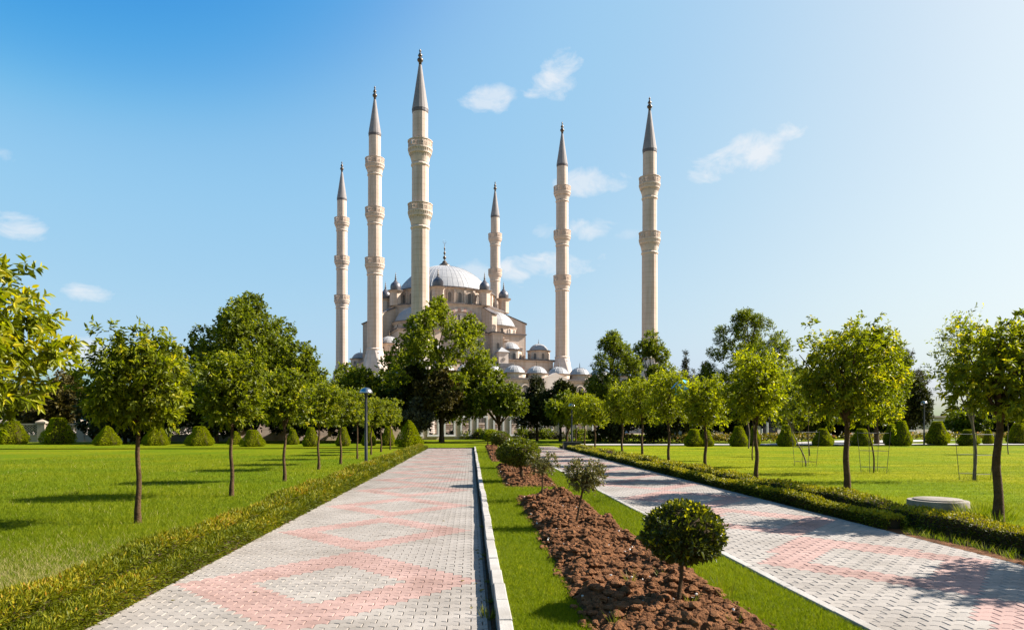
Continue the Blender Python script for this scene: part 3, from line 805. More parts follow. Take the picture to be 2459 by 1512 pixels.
# ------------------------------------------------------------------ orange trees
CAM = np.array([0, 0, H])
def orange_lobes(rng, r, zc, hz, k=40):
    ax, ay = 1 + .10 * rng.normal(), 1 + .10 * rng.normal(); ax, ay = min(1.14, max(.88, ax)), min(1.14, max(.88, ay))
    lobes = [(0, 0, zc, r * .50), (r * .25, 0, zc + hz * .2, r * .4), (-r * .25, 0, zc - hz * .2, r * .4)]
    for i in range(k):                                     # clumps spread evenly over an uneven ball
        z = 1 - 2 * (i + .5) / k; a = i * 2.39996 + rng.normal() * .25
        q = math.sqrt(1 - z * z); rr = r * (.19 + .12 * rng.random())
        f = .77 + .15 * rng.normal() * .8
        lobes.append((q * math.cos(a) * r * f * ax, q * math.sin(a) * r * f * ay, zc + (z if z > -.75 else z * .85) * hz * f, rr))
    return lobes
def orange_crown_data(seed, r, zc, hz, shoots, per, L, tips=18, base_tint=.42, off=0.0):
    rng = np.random.default_rng(seed)
    lobes = orange_lobes(rng, r, zc, hz)
    for i in range(tips):                                  # shoots that stick out of the top
        a = rng.random() * 6.28; q = r * .75 * rng.random() ** .5
        lobes.append((q * math.cos(a), q * math.sin(a), zc + hz * (.78 + .45 * rng.random() ** 2 - .25 * (q / r) ** 2), r * (.08 + .07 * rng.random())))
    if off: lobes = [(l[0] + off, l[1], l[2], l[3]) for l in lobes]
    p, d = lobe_shoots(rng, lobes, int(shoots * 1.7), keep_in=.55, fill=.5)
    B, A, LL, Wd, t = shoot_leaves(rng, p, d, per, .16, L, .42, 1.0, .28, .35, base_tint)
    return rng, lobes, B, A, LL, Wd, t
def orange_tree(label, loc, r, zc, hz, seed, trunk_r=.052, shoots=560, per=11, L=.105, own_leaves=0, group=None, style='leaf', mname='leaf_orange', base_tint=.42, lean=(0, 0), name='orange_tree', cat='tree', off=0.0):
    rng, lobes, B, A, LL, Wd, t = orange_crown_data(seed, r, zc, hz, shoots, per, L, base_tint=base_tint, off=off)
    root = thing(name, label, cat, loc, 0, group)
    limbs = [(l[0], l[1], l[2], trunk_r * .5) for l in lobes[1:13]]
    smooth_by_angle(trunk_mesh(rng, zc - hz * .75, trunk_r, limbs, .035, lean=lean).build('trunk', M['bark'], root), 60)
    keep = np.ones(len(B), bool)
    if own_leaves:
        ms = leaf_part_meshes(rng, 'leaf', L, .42, M[mname])
        cl = CAM - np.array(loc)
        keep = place_leaf_parts(rng, root, ms, B, A, own_leaves, cl, L, LL)
    v = leaf_arrays(rng, B[keep], A[keep], LL[keep], Wd[keep], style, t[keep])
    stuff(link('crown', join_leaves('crown', [v], M[mname]), root))
    return root
GLT = 'orange trees in a row on the lawn behind the yellow hedges'
left_row = [(332, 1253, .94), (556, 1189, .88), (683, 1154, .84), (765, 1126, .84), (818, 1113, .95), (858, 1101, .95), (891, 1091, .95), (915, 1084, .95), (937, 1079, .95)]
l0 = W(-6.62, 7.4, 0)
orange_tree('big leaved orange tree at the very edge of the picture, its trunk out of view', l0, 1.36, 2.50, .92, 201, .06, 900, 11, .128, 300, GLT, base_tint=.58)
protos = []
for i, (x, y, s) in enumerate(left_row):
    p = G(x, y, 0)
    words = ['nearest whole orange tree with round crown and bent trunk on the sunny lawn', 'second orange tree of the lawn row, its crown overlapping the tall plane tree'] + \
            ['%s orange tree of the lawn row, counted from the bent trunk' % ORD[k] for k in range(2, 12)]
    if i < 4:
        zc, hz = (2.32, 2.36, 2.34, 2.34)[i], (.74, .78, .80, .78)[i]
        o = orange_tree(words[i], p, 1.0 * s, zc, hz, 210 + i, .05, 620 if i < 2 else 430, 11, .108 if i < 2 else .12, 300 if i < 1 else 0, GLT, style='leaf' if i < 2 else 'kite')
        if i >= 1: protos.append(o)
    else:
        o = copy_tree(protos[i % len(protos)], None, p, i * 2.1, words[i])
        q = 1.02 + .06 * ((i * 7) % 5 - 2); o.scale = (q, q, .96 + .04 * (i % 3))
GRT = 'orange trees in a row beside the second path'
right_row = [(2396, 1250, .92, 2.50, .76), (2033, 1191, 1.16, 2.66, 1.04), (1816, 1152, .98, 2.62, 1.0), (1694, 1134, .86, 2.34, .76), (1606, 1117, .92, 2.64, 1.0), (1542, 1104, .95, 2.55, .85), (1494, 1095, .95, 2.6, .85), (1429, 1083, .95, 2.5, .85), (1404, 1077, .95, 2.5, .85), (1383, 1074, .95, 2.5, .85)]
rw = ['dark trunked orange tree beside the round concrete manhole at the picture edge', 'wide crowned orange tree between the dark hedge and the mown lawn, broadest of its row', 'orange tree with a tall yellow lit top in front of the pale feathery tree',
      'small round orange tree just beyond the yellow topped one in its row', 'orange tree with a scrap of blue plastic caught in its crown'] + ['%s orange tree of the row along the second path, counted from the manhole' % ORD[k] for k in range(5, 12)]
rprotos = []
for i, (x, y, r, zc, hz) in enumerate(right_row):
    p = G(x, y, ZR)
    if i < 5:
        o = orange_tree(rw[i], p, r, zc - ZR, hz, 240 + i, .075 if i < 2 else .06, (560, 760, 480, 380, 380)[i], 11, .105 if i < 2 else .12, 300 if i < 2 else 0, GRT, style='leaf' if i < 2 else 'kite', mname='leaf_bright' if i >= 2 else 'leaf_orange', base_tint=.50 if i >= 2 else .55, off=.26 if i == 0 else 0.0)
        if i >= 2: rprotos.append(o)
    else:
        copy_tree(rprotos[i % len(rprotos)], None, p, i * 1.7, rw[i])
orange_tree('orange tree just out of the picture, shading the near end of the second path', W(8.5, 7.3, ZR), .9, 2.45, .8, 259, .07, 420, 11, .12, 0, GRT, style='kite')
# scrap of blue plastic caught in a crown
b = MB()
rr = random.Random(5)
for k in range(7):
    c = Vector((rr.gauss(0, .12), rr.gauss(0, .08), rr.gauss(0, .22)))
    vs = [c + Vector((rr.gauss(0, .10), rr.gauss(0, .05), rr.gauss(0, .09))) for _ in range(5)]
    b.add(vs, [(0, 1, 2), (0, 2, 3), (0, 3, 4), (1, 2, 4)])
o = b.build('plastic_bag', M['blue_plastic'], None, False, P(1632, 930, depth(1117, ZR) - .75))
tag(o, 'crumpled bright blue plastic scrap caught in an orange tree crown', 'bag')

# ------------------------------------------------------------------ other trees
def tree(name, label, tx, base_y, d, xl, xr, yt, yb, kind, seed, shoots=1500, per=7, L=.24, mname='leaf_plane', lobes_n=34, trunk_r=.16, bark='bark', group='big trees beyond the lawns', lobe=.23, cat='tree', fill=.4, wr=.75, style='kite', droop=.15, trunk_to=.45, base_tint=.42, up=.35, conc=None):
    rng = np.random.default_rng(seed)
    k = d / FOC
    zt, zb = H + (HY - yt) * k, H + (HY - yb) * k
    cx = ((xl + xr) / 2 - CX) * k; tx_ = (tx - CX) * k
    root = thing(name, label, cat, W(tx_, d, 0), -YAW, group)
    ox = cx - tx_; a = (xr - xl) / 2 * k * (1.14 if kind in ('round', 'egg') else 1.05); hz = (zt - zb) / 2 * (1.06 if kind == 'round' else 1); zc = (zt + zb) / 2
    lobes = []
    if kind == 'round':
        for i in range(lobes_n):
            dd = unit(rng.normal(size=3)); f = rng.random() ** .3 * .78
            rr = a * lobe * (.75 + .5 * rng.random())
            rr = min(rr, hz * .6)
            lobes.append((ox + dd[0] * (a - rr * .8) * f / .78, dd[1] * (a - rr * .8) * f / .78, zc + dd[2] * (hz - rr * .8) * f / .78, rr))
    elif kind == 'egg':                                    # broad below, pointed above
        for i in range(lobes_n):
            t = rng.random() ** .85; ang = rng.random() * 6.28
            wd = a * (math.sin(math.pi * min(1, (t + .18) / 1.2)) ** .75) 
            q = wd * rng.random() ** .4; rr = a * lobe * (.7 + .5 * rng.random()) * (1.1 - .45 * t)
            q = max(0, q - rr * .7)
            lobes.append((ox + q * math.cos(ang), q * math.sin(ang), zb + rr * .6 + t * (zt - zb - 1.6 * rr), rr))
    elif kind == 'pyr':                                    # wide skirt, tapering to a leafy top
        for i in range(lobes_n):
            t = rng.random() ** 1.1; ang = rng.random() * 6.28
            wd = a * min(1, (t + .12) / .3) * (1 - t * .82) ** .85
            rr = a * lobe * (.6 + .6 * rng.random()); q = max(0, wd * rng.random() ** .35 - rr * .6)
            lobes.append((ox + q * math.cos(ang), q * math.sin(ang), zb + rr * .6 + t * (zt - zb - 1.6 * rr) + a * .05 * rng.normal(), rr))
    elif kind == 'cone':
        for i in range(lobes_n):
            t = rng.random(); ang = rng.random() * 6.28; wd = a * (1 - t) ** .8
            rr = max(.22, a * lobe * (1.1 - .7 * t)); q = max(0, wd * rng.random() ** .4 - rr * .5)
            lobes.append((ox + q * math.cos(ang), q * math.sin(ang), zb + rr * .5 + t * (zt - zb - rr), rr))
    elif kind == 'flat':                                   # umbrella shape
        for i in range(lobes_n):
            ang = rng.random() * 6.28; q = a * rng.random() ** .5 * .85
            rr = a * lobe * (.7 + .5 * rng.random()); dome = math.sqrt(max(0, 1 - (q / a) ** 2))
            z = zb + rr * .6 + (zt - zb - 1.5 * rr) * (dome * (.35 + .65 * rng.random()))
            lobes.append((ox + q * math.cos(ang), q * math.sin(ang), z, rr))
    p, dvec = lobe_shoots(rng, lobes, int(shoots * 1.35), fill=fill, up=up)
    B, A, LL, Wd, t = shoot_leaves(rng, p, dvec, per, L * 1.7, L * 1.3, wr, 1.0, droop, .3, base_tint)
    stuff(link('crown', join_leaves('crown', [leaf_arrays(rng, B, A, LL, Wd, style, t)], M[mname]), root))
    limbs = [(l[0], l[1], l[2], trunk_r * .45) for l in lobes[:14]]
    h = zb + (zt - zb) * trunk_to if trunk_to > 0 else max(.5, zb * .9)
    smooth_by_angle(trunk_mesh(rng, h, trunk_r, limbs, trunk_r * .5, lean=(ox * .6, 0)).build('trunk', M[bark], root), 60)
    return root
tree('plane_tree', 'tall broad plane tree with dense dark crown behind the nearest orange trees', 612, 0, 66, 472, 752, 712, 1030, 'round', 301, 4200, 7, .235, 'leaf_plane', 110, .2, lobe=.16, up=.9, base_tint=.40)
tree('plane_tree', 'tall light green plane tree standing in front of the mosque dome', 1060, 0, 66, 918, 1190, 712, 1010, 'egg', 302, 3300, 7, .21, 'leaf_plane', 84, .22, lobe=.155, base_tint=.62, fill=.65, up=.5)
tree('dark_tree', 'dark olive tree behind the white lattice fence and the picture edge orange tree', 175, 0, 70, 60, 232, 900, 1046, 'round', 303, 1300, 7, .28, 'leaf_olive', 26, .16)
tree('dark_tree', 'dark evergreen tree in the shade behind the nearest whole orange tree', 300, 0, 62, 205, 420, 930, 1048, 'round', 304, 1600, 7, .28, 'leaf_dark', 30, .16)
tree('dark_tree', 'dark evergreen tree low behind the tall broad plane tree', 520, 0, 63, 420, 640, 905, 1042, 'round', 305, 1600, 7, .28, 'leaf_dark', 30, .16)
tree('bushy_tree', 'mid green bushy tree at the foot of the tall broad plane tree', 742, 0, 68, 672, 800, 852, 1010, 'egg', 306, 1300, 7, .22, 'leaf_plane', 26, .14, base_tint=.42)
tree('bushy_tree', 'mid green bushy tree below the two leftmost minarets', 852, 0, 70, 772, 950, 866, 1030, 'round', 307, 1900, 7, .24, 'leaf_plane', 30, .14, base_tint=.48)
tree('bushy_tree', 'dense green tree behind the tall lamp post', 930, 0, 70, 850, 1005, 905, 1035, 'round', 308, 1500, 7, .24, 'leaf_plane', 26, .14, base_tint=.4)
tree('dark_tree', 'nearly black evergreen at the foot of the light green plane tree', 985, 0, 65, 942, 1045, 878, 1026, 'round', 309, 1300, 7, .24, 'leaf_dark', 24, .14)
tree('dark_tree', 'round brownish evergreen with a dark straight trunk before the window wall', 1063, 0, 63, 1002, 1118, 888, 1016, 'round', 310, 1500, 7, .20, 'leaf_olive', 26, .15)
tree('spreading_tree', 'spreading green tree with forked trunk before the window wall', 1210, 0, 65, 1112, 1264, 888, 1016, 'flat', 311, 2300, 7, .19, 'leaf_plane', 46, .2, lobe=.21, base_tint=.36, trunk_to=0)
tree('conifer', 'dark conifer with ragged branches right of the spreading tree', 1290, 0, 72, 1238, 1338, 905, 1014, 'cone', 312, 1500, 7, .22, 'leaf_dark', 40, .14, lobe=.3, wr=.4)
tree('evergreen_tree', 'dark glossy evergreen between the conifer and the thin lamp post', 1345, 0, 70, 1285, 1412, 918, 1012, 'egg', 313, 1700, 7, .22, 'leaf_dark', 30, .14, base_tint=.6)
tree('small_tree', 'small curved trunk tree at the end of the second path', 1359, 0, 57, 1318, 1418, 945, 1024, 'round', 314, 900, 7, .18, 'leaf_plane', 20, .13, trunk_to=0, base_tint=.5)
tree('feathery_tree', 'feathery green tree left of the pair below the rightmost minaret', 1466, 0, 64, 1404, 1536, 796, 1000, 'egg', 315, 2600, 7, .17, 'leaf_plane', 70, .16, lobe=.19, wr=.45, base_tint=.45)
tree('feathery_tree', 'feathery green tree directly below the rightmost minaret', 1562, 0, 66, 1506, 1620, 798, 1010, 'egg', 316, 2900, 7, .2, 'leaf_plane', 40, .16, lobe=.27, wr=.45, base_tint=.5)
tree('dark_tree', 'very dark evergreen mass below the feathery pair of trees', 1470, 0, 69, 1400, 1560, 900, 1044, 'round', 317, 1500, 7, .26, 'leaf_dark', 28, .16)
tree('cypress', 'narrow dark cypress top showing above the far grey pines', 1646, 0, 118, 1636, 1657, 842, 960, 'cone', 318, 500, 7, .22, 'leaf_dark', 22, .16, lobe=.6, wr=.4)
tree('grey_pine', 'grey green pine below the narrow cypress', 1640, 0, 98, 1590, 1702, 888, 985, 'round', 319, 1300, 7, .22, 'leaf_grey', 28, .2, wr=.3)
tree('dark_conifer', 'ragged dark conifer beside the tall feathery poplar like tree', 1694, 0, 88, 1672, 1722, 858, 975, 'cone', 320, 700, 7, .22, 'leaf_dark', 30, .16, lobe=.35, wr=.35)
tree('poplar_tree', 'tall olive green feathery tree rising behind the yellow topped orange tree', 1795, 0, 62, 1692, 1898, 742, 985, 'egg', 321, 4300, 7, .17, 'leaf_plane', 150, .2, lobe=.115, wr=.42, base_tint=.40, up=.9, fill=.6)
tree('dense_tree', 'dense green tree behind the broadest orange tree', 2105, 0, 56, 2030, 2176, 798, 1005, 'egg', 322, 2400, 7, .18, 'leaf_plane', 60, .18, base_tint=.42)
tree('pine_tree', 'loose dark pine with open branches behind the broadest orange tree', 2168, 0, 62, 2118, 2222, 835, 1010, 'egg', 323, 900, 7, .2, 'leaf_grey', 34, .16, lobe=.2, wr=.3, base_tint=.25, fill=.7)
tree('dark_tree', 'dark rounded bush tree behind the right row where the people sit', 1478, 0, 61, 1440, 1502, 985, 1060, 'round', 324, 700, 7, .2, 'leaf_dark', 18, .1)
tree('dark_tree', 'dark shrubby tree standing behind the row of roses', 1570, 0, 62, 1536, 1612, 990, 1060, 'round', 325, 700, 7, .2, 'leaf_dark', 18, .1)
tree('dark_tree', 'distant dark tree line bush beyond the white building', 2380, 0, 135, 2290, 2470, 975, 1030, 'round', 326, 900, 7, .4, 'leaf_dark', 26, .2)
tree('dark_tree', 'dark evergreen tree behind the third and fourth orange trunks', 700, 0, 64, 625, 780, 935, 1046, 'round', 328, 1200, 7, .28, 'leaf_dark', 26, .14)
tree('dark_tree', 'dark evergreen tree behind the middle trunks of the lawn row', 850, 0, 66, 775, 940, 950, 1046, 'round', 329, 1300, 7, .28, 'leaf_dark', 26, .14)
tree('dark_tree', 'dark evergreen mass beyond the white building, left of the cypress foot', 1610, 0, 92, 1560, 1700, 955, 1034, 'round', 330, 900, 7, .34, 'leaf_dark', 22, .14)
tree('dark_tree', 'dark evergreen mass low behind the tall poplar like tree', 1760, 0, 90, 1690, 1850, 930, 1030, 'round', 331, 1100, 7, .34, 'leaf_dark', 24, .14)
tree('bushy_tree', 'mid green tree low between the yellow topped and the broadest orange trees', 1935, 0, 86, 1860, 2010, 925, 1026, 'round', 332, 1100, 7, .32, 'leaf_plane', 24, .14)
tree('bushy_tree', 'mid green tree low behind the broadest orange tree', 2060, 0, 88, 1990, 2140, 905, 1026, 'round', 333, 1100, 7, .32, 'leaf_plane', 24, .14)
for i, (xa, xb, ya) in enumerate([(1640, 1722, 978), (1715, 1805, 985), (1885, 1965, 990), (1955, 2045, 985), (2040, 2130, 980), (2105, 2180, 992), (2275, 2370, 990), (2365, 2475, 988)]):
    tree('low_tree', '%s low dense tree from the left in front of the white building' % ORD[i], (xa + xb) / 2, 0, 92, xa, xb, ya, 1044, 'round', 340 + i, 700, 7, .3, 'leaf_dark' if i % 2 else 'leaf_plane', 24, .1, base_tint=.35, group='low trees before the white building')
tree('bushy_tree', 'sunlit green tree filling the gap between the yellow topped and the broadest orange trees', 1905, 0, 60, 1850, 1972, 872, 1036, 'round', 350, 1500, 7, .2, 'leaf_plane', 50, .12, lobe=.2, base_tint=.6)
tree('dark_tree', 'dark green tree between the broadest orange tree and the far lamp post', 2180, 0, 60, 2122, 2228, 905, 1036, 'round', 351, 1100, 7, .2, 'leaf_dark', 36, .12, base_tint=.6)
tree('dark_tree', 'dark evergreen behind the orange tree with the blue scrap', 1625, 0, 68, 1555, 1700, 925, 1040, 'round', 352, 1300, 7, .24, 'leaf_dark', 36, .12, base_tint=.5)
tree('dark_tree', 'dark evergreen tree at the picture edge beyond the lattice fence', 20, 0, 82, -110, 120, 925, 1040, 'round', 353, 1300, 7, .32, 'leaf_dark', 40, .14, lobe=.2)
tree('dark_tree', 'dark evergreen tree beyond the fence between the two nearest orange trees', 430, 0, 84, 330, 520, 945, 1040, 'round', 354, 1100, 7, .32, 'leaf_dark', 36, .14, lobe=.2)
tree('grey_bush', 'grey leaved bush tree beside the last gumdrop shrub by the path end', 1003, 0, 62, 975, 1032, 965, 1040, 'round', 327, 500, 7, .2, 'leaf_grey', 16, .08, base_tint=.4)

# ------------------------------------------------------------------ young staked trees on the right lawn
def sapling(label, x, y, h, lean, seed, crown=None, cage=True, stem=.028, leaves=120):
    rng = np.random.default_rng(seed)
    root = thing('young_tree', label, 'young tree', G(x, y, ZR), 0, 'young trees planted on the mown lawn')
    pts = [(lean * (t ** 1.5) + .05 * math.sin(t * 7 + seed), .03 * math.sin(t * 5 + seed), h * t) for t in np.linspace(0, 1, 10)]
    b = MB().tube(pts, [stem * (1 - .5 * i / 9) for i in range(10)], 6)
    top = Vector(pts[-1])
    lob = crown or [(lean, 0, h + .25, .35)]
    for l in lob:
        b.tube([pts[6], Vector(pts[7]).lerp(Vector(l[:3]), .5), l[:3]], [stem * .5, stem * .4, stem * .15], 4)
    b.build('trunk', M['bark_pale'] if seed % 2 else M['bark'], root)
    p, d = lobe_shoots(rng, lob, leaves, fill=.9, up=.7)
    B, A, LL, Wd, t = shoot_leaves(rng, p, d, 9, .3, .10, .36, .9, .1, .3, .45)
    stuff(link('crown', join_leaves('crown', [leaf_arrays(rng, B, A, LL, Wd, 'kite', t)], M['leaf_orange']), root))
    if cage:
        c = thing('tree_guard', 'thin iron guard around the ' + label.split(' with ')[0], 'tree guard', G(x, y, ZR), rng.random() * .5, 'thin iron guards around the young trees')
        for a in range(4):
            sx, sy = [(-.36, -.3), (.36, -.3), (.36, .3), (-.36, .3)][a]
            MB().tube([(sx * .8, sy * .8, 0), (sx * 1.05, sy * 1.05, 1.35)], .008, 5).build('post', M['iron'], c)
        for z in (.18, .72, 1.3):
            f = .8 + .25 * z / 1.35
            q = [(-.36 * f, -.3 * f, z), (.36 * f, -.3 * f, z), (.36 * f, .3 * f, z), (-.36 * f, .3 * f, z), (-.36 * f, -.3 * f, z)]
            rb = MB()
            for i in range(4): rb.tube([q[i], q[i + 1]], .006, 5)
            rb.build('rail', M['iron'], c)
        tuft('grass_clump', 'grass clump round the ' + label.split(' with ')[0], G(x, y, ZR), 130, .18, seed + 900, .42, 'blade')
    return root
sapling('tall sparse young tree behind the manhole with airy crown', 2341, 1152, 2.3, -.05, 401, [(-.45, 0, 3.6, .62), (-.2, .1, 4.25, .42), (-.75, 0, 3.0, .55), (.1, 0, 2.6, .6), (.15, .2, 3.3, .4), (-.6, 0, 4.0, .35)], True, .05, 420)
sapling('crooked young tree just right of the broadest orange trunk with a curved stem', 2098, 1134, 2.2, -.25, 402, [(-.1, 0, 2.7, .7), (.35, 0, 2.4, .6), (.2, .1, 3.3, .5)], leaves=420)
sapling('bent young tree left of the broadest orange tree with arching stem', 1934, 1119, 1.9, -.85, 403, [(-.9, 0, 2.5, .65), (-.5, 0, 3.1, .6), (-.3, 0, 2.3, .6), (-1.0, 0, 3.3, .4), (-.7, .2, 1.9, .5)], leaves=560)
sapling('slim young tree with no guard just behind the bent one', 1943, 1094, 2.4, -.1, 404, None, False)
sapling('slim young tree with no guard close to the picture edge', 2421, 1090, 2.2, -.1, 405, None, False)
sapling('slim young tree with no guard beyond the yellow topped orange tree', 1808, 1104, 2.2, 0, 406, None, False, .03)
sapling('slim pale young tree by the far cross path', 1799, 1076, 2.4, -.1, 407, None, False, .05)

# ------------------------------------------------------------------ topiary
def topiary_mesh(rng, prof, square, n, L, m, zmax, name='foliage'):
    """prof: list of (z, radius) of a clipped shape; leaves scattered on its skin over a woody core"""
    zz = np.array([p[0] for p in prof]); rr = np.array([p[1] for p in prof])
    u = rng.random(n * 2); z = u * zmax; r = np.interp(z, zz, rr)
    keep = rng.random(len(z)) < r / rr.max() + .12
    z, r = z[keep][:n], r[keep][:n]; k = len(z)
    ang = rng.random(k) * 2 * math.pi
    sq = 1.0
    if square:
        q = (ang - math.pi / 4) % (math.pi / 2) - math.pi / 4
        sq = (1 / np.cos(q)) * .86
        sq = np.minimum(sq, 1.17)
    lump = 1 + .05 * np.sin(ang * 5 + z * 4) + .04 * np.sin(ang * 9 - z * 7)
    rad = r * sq * lump * (1 - .10 * rng.random(k) ** 2)
    top = rng.random(k) < .14
    rad = np.where(top, np.interp(zmax, zz, rr) * rng.random(k) ** .5, rad); z = np.where(top, zmax, z)
    B = np.stack([rad * np.cos(ang), rad * np.sin(ang), z + rng.normal(size=k) * .01], 1)
    A = unit(np.stack([np.cos(ang), np.sin(ang), np.where(top, 2.0, .55)], 1) + rng.normal(size=(k, 3)) * .45)
    LL = L * (.6 + .8 * rng.random(k))
    t = np.clip(.5 + rng.normal(size=k) * .2, 0, 1)
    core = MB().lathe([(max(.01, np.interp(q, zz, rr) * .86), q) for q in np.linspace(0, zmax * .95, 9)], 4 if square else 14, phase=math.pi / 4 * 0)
    v, f, tt = leaf_arrays(rng, B, A, LL, LL * .55, 'kite', t, up=.2)
    return join_leaves(name, [(v, f, tt)], m), core.mesh('twigs', M['twig'])
GD = [(0, .62), (.18, .86), (.42, .94), (.75, .84), (1.15, .62), (1.55, .46), (1.85, .34)]
PY = [(0, .60), (.15, .88), (.38, .95), (.8, .70), (1.2, .46), (1.6, .22), (1.75, .08)]
rng0 = np.random.default_rng(500)
shrub_meshes = [topiary_mesh(rng0, GD, False, 9000, .085, M['leaf_thuja'], 1.85), topiary_mesh(rng0, GD, False, 9000, .085, M['leaf_thuja'], 1.85),
                topiary_mesh(rng0, PY, True, 9000, .085, M['leaf_thuja'], 1.72), topiary_mesh(rng0, GD, True, 9000, .085, M['leaf_thuja'], 1.85)]
def shrub(label, x, yb, w, h_px, kind, z=0, rz=0, group=None):
    d = depth(yb, z); k = d / FOC
    root = thing('topiary_shrub', label, 'shrub', W((x - CX) * k, d, z - .02), rz, group)
    sx = w * k / 1.9; sz = h_px * k / (1.85 if kind != 2 else 1.72)
    for nm, me in zip(('foliage', 'twigs'), shrub_meshes[kind]):
        o = link(nm, me, root); o.scale = (sx, sx, sz)
        if nm == 'foliage': stuff(o)
    return root
GS = 'clipped shrubs in a line at the far edge of the lawns'
LS = [(30, 1067, 66, 54, 3), (140, 1067, 70, 62, 3), (258, 1070, 56, 46, 2), (375, 1070, 54, 46, 3), (480, 1071, 58, 46, 3), (566, 1068, 34, 32, 2), (607, 1073, 52, 40, 3), (703, 1068, 30, 36, 0), (747, 1073, 38, 46, 0), (824, 1072, 34, 46, 1), (886, 1071, 34, 46, 1), (932, 1071, 34, 46, 1)]
lw = ['blunt pyramid shrub by the fence at the picture edge', 'largest flat topped shrub in front of the stone fence pier', 'sharp pointed pyramid shrub before the low fence wall', 'squat shrub half hidden behind the nearest whole orange trunk', 'square cut shrub right of the nearest whole orange tree',
      'small pyramid shrub peeping out behind the second orange trunk', 'squat shrub right of the second orange trunk', 'small round shrub behind the third orange trunk', 'narrow bell shaped shrub right of the third orange trunk', 'narrow shrub behind the fourth and fifth orange trunks', 'narrow shrub right of the tall lamp post', 'narrow shrub behind the last orange trunks of the lawn row']
for (x, y, w, h, k), t in zip(LS, lw): shrub(t, x, y, w, h, k, 0, R(45) - YAW + (R(12) if x < 700 else 0), GS)
shrub('tall tapering shrub at the far end of the yellow hedges', 983, 1074, 58, 62, 2, 0, R(50), GS)
RS = [(1666, 1071, 46, 40, 0), (1696, 1071, 36, 38, 1), (1774, 1071, 44, 46, 0), (1811, 1069, 30, 44, 1), (1889, 1071, 44, 50, 1), (1976, 1070, 48, 40, 0), (2069, 1070, 50, 40, 0), (2141, 1069, 36, 50, 1), (2165, 1070, 44, 58, 0), (2251, 1067, 52, 54, 0), (2326, 1068, 48, 36, 1), (2373, 1066, 24, 34, 0), (2446, 1065, 50, 48, 1)]
rws = ['dark bell shrub left of the small round orange tree trunk', 'sunlit shrub right of the small round orange tree trunk', 'bell shrub left of the yellow topped orange trunk', 'narrow shrub right of the yellow topped orange trunk', 'bell shrub midway between the yellow topped and the broadest orange trunks', 'low round shrub left of the broadest orange trunk', 'low round shrub behind the crooked young tree', 'narrower shrub touching the tall bell shrub', 'tall flat topped bell shrub right of the crooked young tree', 'wide bottle shaped shrub right of the far lamp post', 'low shrub behind the tall sparse young tree', 'very small round shrub left of the manhole orange trunk', 'shrub at the picture edge beyond the manhole orange tree']
for (x, y, w, h, k), t in zip(RS, rws): shrub(t, x, y, w, h, k, ZR, x * .37, GS)

